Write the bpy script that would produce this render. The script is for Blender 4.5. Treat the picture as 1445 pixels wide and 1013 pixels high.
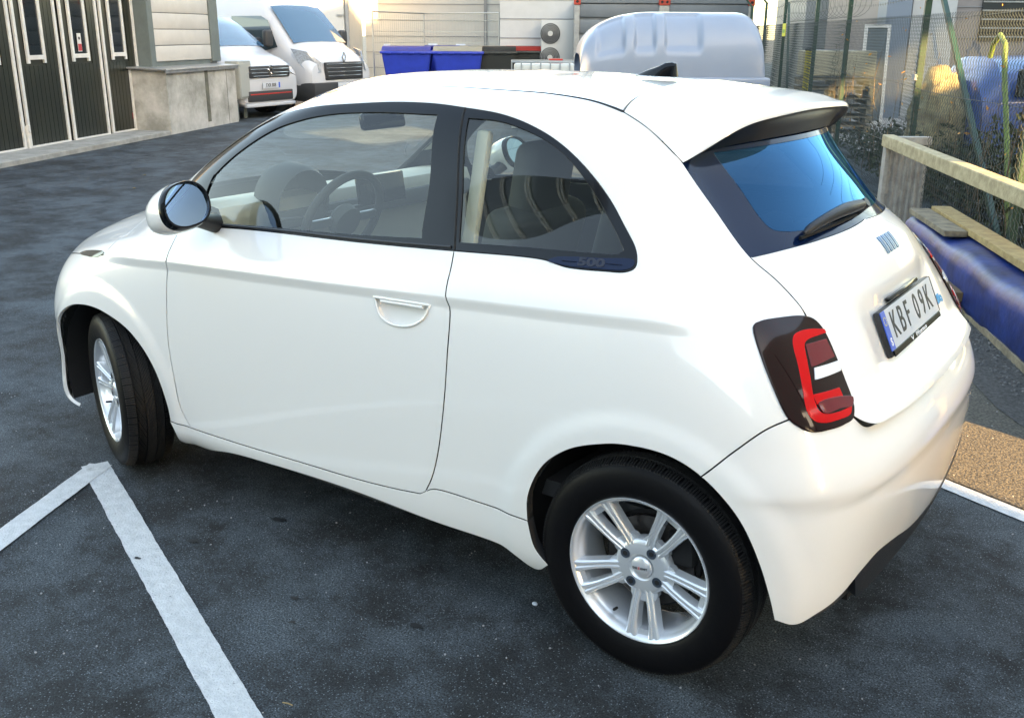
import bpy, bmesh, math, random
import numpy as np
from mathutils import Vector, Matrix
from mathutils.geometry import delaunay_2d_cdt
random.seed(7); RNG=np.random.default_rng(7)
S=bpy.context.scene; COL=S.collection
for o in list(bpy.data.objects): bpy.data.objects.remove(o)
# ---------------- camera
CAMP=(1.0544,-2.8988,1.6613); YAW,PITCH,ROLL,FOC=.613,.3192,.0062,1.3959
cam=bpy.data.cameras.new('camera'); cam.sensor_width=36; cam.lens=FOC*1000/1445*36; cam.clip_start=.05; cam.clip_end=600
camo=bpy.data.objects.new('camera',cam); COL.objects.link(camo); S.camera=camo
_f=Vector((-math.sin(YAW)*math.cos(PITCH),math.cos(YAW)*math.cos(PITCH),-math.sin(PITCH)))
_r=_f.cross(Vector((0,0,1))).normalized(); _u=_r.cross(_f)
_r2=math.cos(ROLL)*_r+math.sin(ROLL)*_u; _u2=-math.sin(ROLL)*_r+math.cos(ROLL)*_u
camo.matrix_world=Matrix(((_r2.x,_u2.x,-_f.x,CAMP[0]),(_r2.y,_u2.y,-_f.y,CAMP[1]),(_r2.z,_u2.z,-_f.z,CAMP[2]),(0,0,0,1)))
# ---------------- light
SUN_EL,SUN_AZ=math.radians(17),math.radians(-18.5)      # azimuth measured from +X towards +Y
w=bpy.data.worlds.new('World'); S.world=w; w.use_nodes=True
nt=w.node_tree; nt.nodes.clear()
sk=nt.nodes.new('ShaderNodeTexSky'); sk.sky_type='NISHITA'; sk.sun_disc=False
sk.sun_elevation=SUN_EL; sk.sun_rotation=math.pi/2-SUN_AZ; sk.air_density=1.0; sk.dust_density=1.0; sk.ozone_density=1.0
bg=nt.nodes.new('ShaderNodeBackground'); bg.inputs[1].default_value=.15
wo=nt.nodes.new('ShaderNodeOutputWorld'); nt.links.new(sk.outputs[0],bg.inputs[0]); nt.links.new(bg.outputs[0],wo.inputs[0])
sl=bpy.data.lights.new('sun','SUN'); sl.energy=5.0; sl.angle=math.radians(.5); sl.color=(1,.67,.34)
so=bpy.data.objects.new('sun',sl); COL.objects.link(so)
_d=Vector((math.cos(SUN_EL)*math.cos(SUN_AZ),math.cos(SUN_EL)*math.sin(SUN_AZ),math.sin(SUN_EL)))
so.rotation_euler=_d.to_track_quat('Z','Y').to_euler(); so.location=(30,-4,12)
S.view_settings.view_transform='Standard'; S.view_settings.look='None'; S.view_settings.gamma=1; S.view_settings.exposure=3.1
S.view_settings.use_curve_mapping=False
S.view_settings.use_white_balance=True; S.view_settings.white_balance_temperature=9000; S.view_settings.white_balance_tint=10
S.render.engine='CYCLES'
# ---------------- helpers
def tag(o,label=None,cat=None,group=None,kind=None):
    if label: o['label']=label
    if cat: o['category']=cat
    if group: o['group']=group
    if kind: o['kind']=kind
    return o
def link(name,me,mat=None,parent=None):
    o=bpy.data.objects.new(name,me); COL.objects.link(o)
    if mat is not None and me is not None:
        for m_ in (mat if isinstance(mat,(list,tuple)) else [mat]): me.materials.append(m_)
    if parent is not None: o.parent=parent
    return o
def empty(name,loc=(0,0,0),rz=0,label=None,cat=None,group=None):
    o=bpy.data.objects.new(name,None); COL.objects.link(o); o.location=loc; o.rotation_euler=(0,0,rz); o.empty_display_size=.2
    return tag(o,label,cat,group)
def copy_tree(o,parent=None):
    c=o.copy(); COL.objects.link(c); c.parent=parent
    for ch in [x for x in bpy.data.objects if x.parent==o and x is not c]: copy_tree(ch,c)
    return c
class MB:
    """collects simple shapes into one mesh"""
    def __init__(s): s.bm=bmesh.new()
    def box(s,c,d,rot=None,bev=0,seg=2,M=None):
        m=Matrix.Translation(c)@(rot.to_4x4() if rot is not None else Matrix.Identity(4))@Matrix.Diagonal((d[0],d[1],d[2],1))
        if M is not None: m=M@m
        r=bmesh.ops.create_cube(s.bm,size=1,matrix=m)
        if bev:
            es=list({e for v in r['verts'] for e in v.link_edges})
            bmesh.ops.bevel(s.bm,geom=es,offset=bev,segments=seg,affect='EDGES',profile=.5)
        return s
    def bar(s,a,b,wd,ht=None,bev=0,up=(0,0,1)):
        a=Vector(a);b=Vector(b);ht=ht or wd
        x=(b-a);L=x.length;x.normalize();u=Vector(up)
        if abs(x.dot(u))>.99:u=Vector((0,1,0))
        y=u.cross(x).normalized();z=x.cross(y)
        R=Matrix((x,y,z)).transposed()
        return s.box((a+b)/2,(L,wd,ht),R,bev)
    def cyl(s,a,b,r,r2=None,n=12,caps=True):
        a=Vector(a);b=Vector(b);r2=r if r2 is None else r2
        z=(b-a);L=z.length
        R=z.to_track_quat('Z','Y').to_matrix().to_4x4()
        bmesh.ops.create_cone(s.bm,cap_ends=caps,segments=n,radius1=r,radius2=r2,depth=L,matrix=Matrix.Translation((a+b)/2)@R)
        return s
    def tube(s,pts,r,n=8,closed=False):
        pts=[Vector(p) for p in pts]; k=len(pts); rings=[]
        pn=None
        for i,p in enumerate(pts):
            if closed: t=(pts[(i+1)%k]-pts[i-1])
            else: t=pts[min(i+1,k-1)]-pts[max(i-1,0)]
            t.normalize()
            if pn is None:
                pn=t.orthogonal().normalized()
            pn=(pn-t*pn.dot(t)).normalized(); bn=t.cross(pn)
            rr=r[i] if isinstance(r,(list,tuple)) else r
            rings.append([s.bm.verts.new(p+(pn*math.cos(a)+bn*math.sin(a))*rr) for a in [2*math.pi*j/n for j in range(n)]])
        for i in range(k if closed else k-1):
            A=rings[i];B_=rings[(i+1)%k]
            for j in range(n): s.bm.faces.new((A[j],A[(j+1)%n],B_[(j+1)%n],B_[j]))
        if not closed:
            s.bm.faces.new(rings[0][::-1]); s.bm.faces.new(rings[-1])
        return s
    def lathe(s,prof,n=48,axis='Y',M=None,close=False):
        rings=[]
        for r,h in prof:
            ring=[]
            for j in range(n):
                a=2*math.pi*j/n; c,d=math.cos(a)*r,math.sin(a)*r
                p=Vector((c,h,d)) if axis=='Y' else Vector((c,d,h))
                if M is not None:p=M@p
                ring.append(s.bm.verts.new(p))
            rings.append(ring)
        R=list(zip(rings,rings[1:]))
        if close:R.append((rings[-1],rings[0]))
        for A,B_ in R:
            for j in range(n): s.bm.faces.new((A[j],A[(j+1)%n],B_[(j+1)%n],B_[j]))
        return s
    def poly(s,pts,depth=None):
        """flat polygon extruded by vector depth"""
        vs=[s.bm.verts.new(p) for p in pts]; f=s.bm.faces.new(vs)
        if depth is not None:
            r=bmesh.ops.extrude_face_region(s.bm,geom=[f])
            bmesh.ops.translate(s.bm,verts=[v for v in r['geom'] if isinstance(v,bmesh.types.BMVert)],vec=Vector(depth))
        return s
    def quad(s,a,b,c,d): s.bm.faces.new([s.bm.verts.new(p) for p in (a,b,c,d)]); return s
    def build(s,name,mat=None,parent=None,smooth=False,ang=35,M=None,fix=True):
        if M is not None: s.bm.transform(M)
        if fix: bmesh.ops.recalc_face_normals(s.bm,faces=s.bm.faces)
        me=bpy.data.meshes.new(name); s.bm.to_mesh(me); s.bm.free()
        if smooth:
            me.polygons.foreach_set('use_smooth',[True]*len(me.polygons))
            try: me.set_sharp_from_angle(angle=math.radians(ang))
            except Exception: pass
        return link(name,me,mat,parent)
def grid_mesh(name,P,mat,parent=None,closeu=False,smooth=True,flip=False):
    nv,nu=P.shape[:2]; idx=np.arange(nv*nu).reshape(nv,nu)
    a=idx[:-1,:-1];b=idx[:-1,1:];c=idx[1:,1:];d=idx[1:,:-1]
    q=np.stack([a,b,c,d],-1).reshape(-1,4)
    if flip:q=q[:,::-1]
    me=bpy.data.meshes.new(name); me.from_pydata(P.reshape(-1,3).tolist(),[],q.tolist())
    me.polygons.foreach_set('use_smooth',[smooth]*len(me.polygons)); me.update()
    return link(name,me,mat,parent)
_fc={}
def text_mesh(body,size=.1,depth=.001,align='CENTER',xs=1.0,bold=0.0):
    cu=bpy.data.curves.new('lettering','FONT'); cu.body=body; cu.size=size; cu.extrude=depth; cu.align_x=align; cu.align_y='CENTER'; cu.offset=bold
    o=bpy.data.objects.new('lettering',cu); COL.objects.link(o); bpy.context.view_layer.update()
    me=bpy.data.meshes.new_from_object(o.evaluated_get(bpy.context.evaluated_depsgraph_get()))
    bpy.data.objects.remove(o); me.transform(Matrix.Diagonal((xs,1,1,1))); me.materials.clear()
    return me
def place_text(name,me,mat,origin,xdir,ydir,parent=None):
    x=Vector(xdir).normalized(); z=x.cross(Vector(ydir)).normalized(); y=z.cross(x)
    M=Matrix.Translation(origin)@Matrix((x,y,z)).transposed().to_4x4()
    me.transform(M); return link(name,me,mat,parent)
# ---------------- materials
MATS={}
def mat(name,color,rough=.5,metal=0,coat=0,coat_r=.03,ior=1.5,spec=.5,bump=None,noise=None,trans=0,emis=None,detail=None):
    """noise=(scale,amount,[color2]) mottling; bump=(scale,strength)"""
    m=bpy.data.materials.new(name); m.use_nodes=True; t=m.node_tree; b=t.nodes['Principled BSDF']
    b.inputs['Base Color'].default_value=(*color,1); b.inputs['Roughness'].default_value=rough; b.inputs['Metallic'].default_value=metal
    b.inputs['Coat Weight'].default_value=coat; b.inputs['Coat Roughness'].default_value=coat_r; b.inputs['IOR'].default_value=ior
    b.inputs['Specular IOR Level'].default_value=spec; b.inputs['Transmission Weight'].default_value=trans
    tc=None
    if noise or bump: tc=t.nodes.new('ShaderNodeTexCoord')
    if noise:
        n=t.nodes.new('ShaderNodeTexNoise'); n.inputs['Scale'].default_value=noise[0]; n.inputs['Detail'].default_value=6; n.inputs['Roughness'].default_value=.65
        t.links.new(tc.outputs['Object'],n.inputs['Vector'])
        r=t.nodes.new('ShaderNodeValToRGB'); r.color_ramp.elements[0].position=.35; r.color_ramp.elements[1].position=.68
        c2=noise[2] if len(noise)>2 else tuple(c*(1-noise[1]) for c in color)
        r.color_ramp.elements[0].color=(*c2,1); r.color_ramp.elements[1].color=(*color,1)
        t.links.new(n.outputs['Fac'],r.inputs[0]); t.links.new(r.outputs[0],b.inputs['Base Color'])
    if bump:
        n2=t.nodes.new('ShaderNodeTexNoise'); n2.inputs['Scale'].default_value=bump[0]; n2.inputs['Detail'].default_value=5
        t.links.new(tc.outputs['Object'],n2.inputs['Vector'])
        bp=t.nodes.new('ShaderNodeBump'); bp.inputs['Strength'].default_value=bump[1]; bp.inputs['Distance'].default_value=.01
        t.links.new(n2.outputs['Fac'],bp.inputs['Height']); t.links.new(bp.outputs[0],b.inputs['Normal'])
    MATS[name]=m; return m
def glass(name,tint,refl=1.0,rough=0.0,gcol=(1,1,1)):
    m=bpy.data.materials.new(name); m.use_nodes=True; t=m.node_tree; t.nodes.clear()
    tr=t.nodes.new('ShaderNodeBsdfTransparent'); tr.inputs[0].default_value=(*tint,1)
    gl=t.nodes.new('ShaderNodeBsdfGlossy'); gl.inputs['Roughness'].default_value=rough; gl.inputs[0].default_value=(*gcol,1)
    fr=t.nodes.new('ShaderNodeFresnel'); fr.inputs[0].default_value=1.5
    # same reflection for both faces of the thin sheet
    ge=t.nodes.new('ShaderNodeNewGeometry'); 
    mi=t.nodes.new('ShaderNodeMath'); mi.operation='MULTIPLY'; mi.inputs[1].default_value=refl; mi.use_clamp=True
    t.links.new(fr.outputs[0],mi.inputs[0])
    mx=t.nodes.new('ShaderNodeMixShader'); ou=t.nodes.new('ShaderNodeOutputMaterial')
    lp=t.nodes.new('ShaderNodeMix'); lp.data_type='FLOAT'
    t.links.new(ge.outputs['Backfacing'],lp.inputs[0]); t.links.new(mi.outputs[0],lp.inputs[2]); lp.inputs[3].default_value=.08
    t.links.new(lp.outputs[0],mx.inputs[0]); t.links.new(tr.outputs[0],mx.inputs[1]); t.links.new(gl.outputs[0],mx.inputs[2]); t.links.new(mx.outputs[0],ou.inputs[0])
    MATS[name]=m; return m

# rows bottom->centreline ; each row: list of (x,w,z) for 16 columns
CG=np.array([
#0 underside
[(-2.90,0,.17),(-2.88,.30,.17),(-2.82,0.5,0.17),(-2.72,0.62,0.165),(-2.55,0.7,0.16),(-2.28,.70,.16),(-1.9,.70,.16),(-1.5,.70,.16),(-1.1,.70,.16),(-.7,.70,.16),(-.3,.70,.16),(0.02,0.72,0.16),(0.25,0.7,0.18),(0.38,0.58,0.2),(.40,.35,.22),(.42,0,.22)],
#1 lower edge
[(-3.01,0,.21),(-2.98,.32,.21),(-2.94,0.55,0.2),(-2.84,0.71,0.19),(-2.66,0.8,0.185),(-2.30,.79,.20),(-1.9,.795,.195),(-1.5,.80,.195),(-1.1,.80,.195),(-.7,.80,.195),(-.3,.80,.20),(0.04,0.81,0.2),(0.33,0.785,0.225),(0.455,0.66,0.235),(0.5,0.38,0.25),(0.515,0,0.25)],
#2
[(-3.07,0,.36),(-3.04,.34,.36),(-2.93,0.58,0.36),(-2.79,0.73,0.36),(-2.60,.81,.36),(-2.30,.83,.35),(-1.9,.825,.33),(-1.5,.825,.33),(-1.1,.825,.33),(-.7,.828,.33),(-.3,.835,.35),(.05,.835,.38),(0.34,0.805,0.375),(0.475,0.675,0.39),(.53,.40,.42),(.55,0,.42)],
#3
[(-3.08,0,.54),(-3.05,.35,.54),(-2.93,0.59,0.54),(-2.8,0.74,0.54),(-2.62,.82,.54),(-2.31,.842,.54),(-1.9,.838,.53),(-1.5,.835,.53),(-1.1,.835,.53),(-.7,.838,.54),(-.3,.845,.56),(.05,.845,.58),(.32,.81,.60),(.47,.675,.61),(.535,.40,.62),(.55,0,.62)],
#4
[(-3.05,0,.70),(-3.02,.34,.70),(-2.9,0.58,0.7),(-2.77,0.715,0.7),(-2.58,0.795,0.71),(-2.30,.83,.73),(-1.9,.835,.73),(-1.5,.835,.74),(-1.1,.835,.75),(-.7,.838,.76),(-.3,.84,.78),(.04,.835,.80),(0.285,0.785,0.8),(0.41,0.66,0.79),(0.46,0.4,0.78),(0.475,0,0.78)],
#5 crease
[(-2.95,0,0.81),(-2.92,0.32,0.81),(-2.82,0.53,0.82),(-2.68,0.655,0.825),(-2.49,0.745,0.845),(-2.24,.80,.88),(-1.88,.815,.90),(-1.5,.82,.915),(-1.1,.82,.93),(-.7,.82,.95),(-.3,.815,.97),(.02,.80,.98),(0.22,0.735,0.97),(0.3,0.63,0.955),(0.37,0.38,0.955),(0.385,0,0.965)],
#6
[(-2.72,0,0.92),(-2.69,0.3,0.92),(-2.6,0.5,0.915),(-2.46,0.62,0.915),(-2.28,.71,.925),(-2.06,.765,.96),(-1.82,.785,.985),(-1.5,.79,1.0),(-1.1,.79,1.01),(-.7,.785,1.03),(-.33,.775,1.05),(-.02,.75,1.06),(0.16,0.685,1.06),(0.2,0.6,1.055),(0.29,0.38,1.08),(0.325,0,1.09)],
#7
[(-2.45,0,1.02),(-2.43,0.28,1.02),(-2.36,0.47,1.005),(-2.25,0.61,0.995),(-2.11,0.695,1.0),(-1.95,0.742,1.035),(-1.75,0.755,1.06),(-1.42,.755,1.08),(-1.08,.755,1.09),(-.70,.75,1.11),(-.37,.735,1.13),(-.07,.705,1.14),(0.08,0.645,1.14),(0.12,0.55,1.13),(0.2,0.36,1.15),(0.25,0,1.16)],
#8
[(-2.2,0,1.15),(-2.18,0.27,1.145),(-2.11,0.46,1.13),(-2.03,0.6,1.12),(-1.95,0.68,1.13),(-1.8,0.71,1.16),(-1.6,0.718,1.18),(-1.35,0.715,1.195),(-1.02,.71,1.20),(-.70,.705,1.22),(-.42,.69,1.23),(-.14,.66,1.23),(0,0.6,1.235),(0.035,0.505,1.235),(0.125,0.33,1.245),(0.18,0,1.255)],
#9
[(-1.97,0,1.29),(-1.95,0.26,1.285),(-1.89,0.44,1.27),(-1.82,0.565,1.26),(-1.75,0.64,1.27),(-1.6,0.668,1.295),(-1.42,0.67,1.31),(-1.2,0.67,1.315),(-.95,.665,1.32),(-.70,.66,1.33),(-.46,.645,1.335),(-.22,.615,1.335),(-0.08,0.57,1.34),(-0.05,0.485,1.34),(0.04,0.31,1.35),(0.09,0,1.355)],
#10
[(-1.74,0,1.42),(-1.72,0.25,1.415),(-1.67,0.4,1.4),(-1.6,0.515,1.39),(-1.53,0.585,1.395),(-1.38,0.61,1.415),(-1.22,0.613,1.42),(-1.06,0.61,1.425),(-.88,.61,1.425),(-.70,.605,1.43),(-.50,.59,1.43),(-.30,.565,1.425),(-.15,.53,1.42),(-0.07,0.46,1.42),(0,0.29,1.425),(0.03,0,1.43)],
#11
[(-1.48,0,1.5),(-1.46,0.23,1.5),(-1.41,0.36,1.49),(-1.34,0.45,1.483),(-1.27,0.5,1.483),(-1.16,0.52,1.488),(-1.06,0.525,1.491),(-0.96,0.525,1.494),(-0.83,0.525,1.495),(-.70,.52,1.49),(-.54,.51,1.49),(-.38,.49,1.485),(-.25,.46,1.48),(-.15,.40,1.48),(-.07,.25,1.48),(-.05,0,1.48)],
#12
[(-1.26,0,1.528),(-1.25,0.14,1.528),(-1.2,0.22,1.525),(-1.14,0.27,1.522),(-1.08,0.29,1.522),(-1.02,0.3,1.528),(-0.96,0.3,1.529),(-0.88,0.3,1.529),(-0.79,0.3,1.528),(-0.7,0.3,1.526),(-.57,.29,1.52),(-.45,.28,1.517),(-.35,.26,1.515),(-.27,.22,1.513),(-.20,.14,1.512),(-.18,0,1.512)],
#13 centreline
[(-1.06,0,1.535),(-1.05,0,1.535),(-1.02,0,1.536),(-0.98,0,1.536),(-0.94,0,1.536),(-0.9,0,1.536),(-.87,0,1.523),(-.82,0,1.525),(-.76,0,1.527),(-.69,0,1.527),(-.60,0,1.526),(-.51,0,1.525),(-.43,0,1.524),(-.37,0,1.523),(-.33,0,1.522),(-.31,0,1.522)],
],float)
CG[...,1]*=-1
CG=np.concatenate([CG,CG[:,-2::-1]*np.array([1,-1,1])],1)
def pad(C):
    M=np.array([1,-1,1])
    C=np.concatenate([C[:,1:2]*M,C,C[:,-2:-1]*M],1)
    C=np.concatenate([2*C[:1]-C[1:2],C,C[-2:-1]*M],0)
    return C
def basis(t,n):
    t=np.clip(np.asarray(t,float),0,n-1); i=np.minimum(t.astype(int),n-2); f=t-i
    b=np.stack([(1-f)**3,3*f**3-6*f**2+4,-3*f**3+3*f**2+3*f+1,f**3],-1)/6
    d=np.stack([-(1-f)**2,3*f**2-4*f,-3*f**2+2*f+1,f**2],-1)/2
    return i,b,d
def evalc(C,u,v):
    # C padded
    nv,nu=C.shape[0]-2,C.shape[1]-2
    iu,bu,du=basis(u,nu); iv,bv,dv=basis(v,nv)
    P=np.zeros(np.shape(iu)+(3,)); Pu=P.copy(); Pv=P.copy()
    for a in range(4):
        for b in range(4):
            c=C[iv+a,iu+b]
            P+=(bv[...,a]*bu[...,b])[...,None]*c; Pu+=(bv[...,a]*du[...,b])[...,None]*c; Pv+=(dv[...,a]*bu[...,b])[...,None]*c
    return P,Pu,Pv
def sharpen(CG,k=2,a=.9):
    D=CG.copy(); nv,nu=CG.shape[:2]
    V,U=np.meshgrid(np.arange(nv),np.arange(nu),indexing='ij')
    for _ in range(k):
        P=evalc(pad(D),U,V)[0]
        D=D+a*(CG-P)
    return D

B={
 'door_front':[(5.7415,6.3689),(5.9484,5.5332),(6.008,4.8369),(6.0178,4.0253),(6.0009,3.3644),(6.0136,2.7168),(6.0475,2.015),(6.1331,1.6483)],
 'door_bottom':[(6.1331,1.6483),(6.8225,1.6901),(7.5446,1.7593),(8.2016,1.8287),(8.6602,1.9203),(8.8783,1.9786)],
 'door_rear':[(8.9676,2.1118),(9.032,2.3637),(9.107,2.8295),(9.1727,3.5677),(9.1949,4.1536),(9.1999,4.7895),(9.1681,5.0847),(9.1545,5.9384),(9.1455,6.6166)],
 'sill_front':[(5.8609,1.6628),(6.1331,1.6483)],
 'sill_rear':[(8.9524,2.0772),(9.0391,2.1773),(9.4899,2.1546),(9.9146,2.1007)],
 'arch_front':[(3.975,0.85),(3.6697,1.4815),(3.3,2.075),(3.643,2.8335),(4.1965,3.3978),(4.6503,3.5874),(5.1068,3.5552),(5.531,3.2691),(5.7736,2.7411),(5.8648,2.0664),(5.8609,1.6628)],
 'arch_front2':[(5.8609,1.6628),(5.8881,1.3775),(5.854,0.8429)],
 'sill_bottom':[(5.854,0.8429),(6.125,0.825),(6.5964,1.2566),(7.2362,1.424),(8.1818,1.5174),(8.9917,1.455),(9.7144,1.3821),(9.9379,1.0603),(10.0734,1.3532)],
 'arch_rear0':[(10.0734,1.3532),(9.9661,1.6562),(9.9146,2.1007)],
 'arch_rear':[(9.9146,2.1007),(9.9199,2.4676),(10.0323,2.912),(10.2423,3.2194),(10.541,3.3927),(10.7823,3.4432),(11.1527,3.3933),(11.4729,3.1707)],
 'arch_rear2':[(11.4729,3.1707),(11.7705,2.7684),(11.9448,2.3331),(12.0677,1.8818),(12.1468,1.5105)],
 'bumper_line':[(11.4141,3.2507),(11.7042,3.5596),(12.0519,3.8587),(12.5042,4.0576)],
 'bumper_low':[(12.1468,1.5105),(12.4238,1.5373),(12.738,1.6254),(13.0972,1.665),(13.4425,1.8343),(13.68,1.8481),(14.1029,1.7355),(15.1078,1.2498)],
 'diff_low':[(13.4331,1.8413),(14.941,1.2373),(15.55,1.35)],
 'win_outer':[(9.1468,6.5942),(7.5443,6.6004),(6.44,6.5304),(5.7241,6.4055),(5.3823,6.5091),(4.5245,7.8678),(4.1938,8.2311),(3.825,8.7),(3.825,9.175),(3.85,9.6),(4.2095,9.9126),(4.9244,10.1532),(5.4413,10.2384),(6.8153,10.3945),(8.0311,10.4273),(8.7614,10.3304),(9.4433,10.1669),(9.8888,9.9052),(10.2288,9.5664),(10.4588,9.1813),(10.6406,8.707),(10.7635,8.175),(10.8239,7.6171),(10.8692,7.0694),(10.8571,6.7812),(10.8178,6.536),(10.7198,6.3917),(10.533,6.3574),(10.2119,6.3613),(10.1133,6.4241),(10.0242,6.5159),(9.8934,6.5641)],
 'win_glass':[(6.3386,6.6691),(5.1731,8.2315),(4.9865,8.9351),(5.0788,9.385),(5.4008,9.7084),(5.9684,9.9311),(6.7315,10.0192),(7.5588,10.0601),(8.2997,10.06),(8.666,8.5182),(8.8156,6.8894),(7.7352,6.7821)],
 'quarter_glass':[(9.1815,6.8416),(9.1144,8.1246),(8.914,9.9881),(9.468,9.9343),(9.89,9.712),(10.2188,9.4001),(10.4385,8.9853),(10.5997,8.3996),(10.6888,7.8073),(10.7451,7.1694),(10.7542,6.9913),(10.7015,6.8692),(10.3557,6.8224),(9.7462,6.8346)],
 'bpillar':[(8.3199,10.0612),(8.8525,10.0447),(9.1608,6.8373),(8.8312,6.8716)],
 'ditch':[(3.5584,11.1901),(5.5282,11.2054),(7.1612,11.1711),(8.0768,11.187),(9.2858,11.2076),(10.2016,11.152),(11.0332,10.9547),(11.3887,10.7402),(11.5242,10.5977)],
 'roof_rear':[(11.556,10.6388),(11.8769,11.1565),(12.2813,11.6079),(12.831,12.0508),(13.4213,12.4091)],
 'hatch_side':[(11.5571,10.5974),(11.7928,10.1456),(11.9545,9.7194),(12.1251,9.3842),(12.348,9.0617),(12.6559,8.1867),(12.8613,7.5307),(13.0655,6.9013)],
 'hatch_side2':[(13.0655,6.9013),(13.2498,6.3178),(13.3277,5.8255),(13.364,5.4756),(13.3466,5.3069)],
 'glass_low':[(13.0655,6.9013),(13.5936,6.88),(14.1721,6.8477),(14.6704,6.8618),(15.0066,6.9267)],
 'glass_in':[(13.405,8.8653),(13.4952,8.349),(13.5288,7.9595),(13.5787,7.6539),(13.656,7.4253),(13.8273,7.2882),(14.2779,7.1634),(14.8052,7.1828),(15.13,7.2318)],
 'lamp':[(12.1774,5.2389),(12.3539,5.3489),(12.8398,5.4039),(13.3245,5.3317),(13.4299,5.2223),(13.4666,5.0488),(13.4624,4.7341),(13.4471,4.3979),(13.4348,4.0974),(13.3692,3.9472),(13.1784,3.8918),(12.9363,3.8718),(12.6579,3.8682),(12.5013,3.9293),(12.3602,4.0549),(12.2658,4.3425),(12.1864,4.7124),(12.1563,5.0594)],
 'lamp_c':[(12.8396,4.9277),(12.9887,5.0445),(13.2846,5.1275),(13.4666,5.0488)],
 'hatch_low':[(13.3578,3.9503),(13.5493,3.7526),(13.8936,3.7017),(14.6335,3.6713),(15.1217,3.7123),(15.494,3.8631)],
 'shelf_low':[(13.3681,3.9191),(13.5414,3.7357),(13.782,3.5524),(14.059,3.445)],
 'hatch_mid':[(13.4696,5.0323),(13.8861,4.9743),(14.2102,4.937)],
 'hood':[(2.7,4.55),(4.0868,4.8476),(4.8311,4.8603),(4.1263,6.0136),(3.2536,6.812),(2.8591,6.9733)],
 'eyebrow':[(3.7932,4.8396),(3.99,4.9483),(4.7839,4.9287),(4.7261,4.8012),(4.2547,4.7851)],
 'crease':[(5.098,4.7702),(5.6115,4.7797),(6.0192,4.8311),(7.7075,4.9054),(8.4179,4.9374),(9.1902,4.9565),(10.0362,4.9662),(10.7883,5.0025),(11.4922,5.0258)],
 'handle':[(8.4983,4.866),(9.0217,4.8532),(8.9847,4.6471),(8.8911,4.4984),(8.7584,4.4401),(8.6413,4.4625),(8.5482,4.5853)],
 'emblem':[(14.9167,6.4142),(15.1535,6.3304),(15.2384,5.7874),(15.0277,5.7646)],
 'plate':[(14.2461,5.018),(15.5417,4.9503),(15.5159,4.5334),(14.2796,4.42)],
 'e500':[(15.5352,4.525),(16.0066,4.5337)],
 'lamp_ring':[(13.4699,5.0771),(13.2846,5.1275),(13.0677,5.1254),(12.9157,5.0646),(12.8189,4.9185),(12.7528,4.6534),(12.6739,4.3309),(12.6435,4.1154),(12.6991,4.0008),(12.8386,3.9505),(13.1014,3.9534),(13.3227,3.9829),(13.3802,4.0564),(13.0719,4.0353),(12.8813,4.0563),(12.8114,4.1282),(12.8128,4.272),(12.8763,4.4896),(12.9889,4.8211),(13.0376,4.9286),(13.1287,4.99),(13.4747,5.0309)],
 'lamp_white':[(13.0194,4.6048),(13.4695,4.626),(13.42,4.5063),(12.9483,4.4653)],
 'lamp_pink':[(13.0621,4.9252),(13.4188,4.938),(13.4275,4.694),(12.9808,4.6278)],
 'lamp_red':[(12.8213,4.289),(13.2903,4.3147),(13.2942,4.196),(12.8323,4.1745)],
 'lamp_ledge':[(12.8459,4.1647),(13.4384,4.152),(13.3989,4.0793),(13.1614,4.0781),(12.883,4.0737)],
 'lamp_mark':[(12.4736,4.5435),(12.669,4.5264)],
 'repeater':[(1.9753,6.5941),(2.9129,6.9622)],
}

# ================= the white hatchback: one smooth parametric body surface, trimmed into panels
D_=pad(sharpen(CG))
white=mat('white_paint',(.83,.81,.785),.30,coat=1,coat_r=.015)
black_gloss=mat('black_gloss',(.003,.004,.006),.10,spec=.28,coat=.12,coat_r=.02)
black_plastic=mat('black_plastic',(.012,.013,.016),.42,bump=(600,.1))
black_liner=mat('black_liner',(.008,.008,.009),.8)
frit=mat('blue_black_band',(.001,.009,.036),.08,spec=.25,coat=.12,coat_r=.02)  # black border; the blue is painted in for reflected sky
side_glass=glass('side_glass',(.82,.87,.83),1.15)
rear_glass_m=glass('rear_glass',(.10,.13,.16),3.2,gcol=(.09,.32,.60))  # blue gloss colour stands in for the sky's reflection
wind_glass=glass('windscreen_glass',(.90,.94,.90),1.0)
cabin_dark=mat('cabin_dark',(.035,.037,.04),.7,bump=(300,.1))
cabin_grey=mat('cabin_grey',(.075,.08,.08),.8,bump=(400,.15))
cabin_light=mat('cabin_light',(.55,.53,.46),.75,bump=(300,.1))
alloy=mat('silver_alloy',(.74,.77,.81),.27,metal=.55,coat=.6,coat_r=.06)
alloy_dark=mat('alloy_barrel',(.42,.44,.47),.34,metal=.8)
rubber=mat('tyre_rubber',(.009,.009,.010),.6,spec=.35,bump=(180,.25),noise=(14,.5,(.014,.014,.014)))
rubber_side=mat('tyre_sidewall',(.003,.003,.004),.5,spec=.16,bump=(60,.12))
steel=mat('brake_steel',(.10,.09,.085),.45,metal=.8,noise=(20,.4))
lamp_dark=mat('lamp_smoked',(.012,.001,.002),.08,spec=.2,coat=.22,coat_r=.01)
lamp_redm=mat('lamp_red',(.58,.0015,.005),.12,spec=.15,coat=.2,coat_r=.02)
lamp_pinkm=mat('lamp_pink',(.14,.004,.012),.12,spec=.3,coat=.5)
lamp_whitem=mat('lamp_clear',(.85,.86,.88),.15,coat=1,bump=(250,.4))
mirror_m=mat('mirror_silver',(.40,.62,.85),.015,metal=1)  # blue tint painted in for the sky seen in the mirror
def UV(u,v): return evalc(D_,np.asarray(u,float),np.asarray(v,float))
def sstep(a,b,x): t=np.clip((x-a)/(b-a),0,1); return t*t*(3-2*t)
CU=np.array(B['crease']); 
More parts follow.
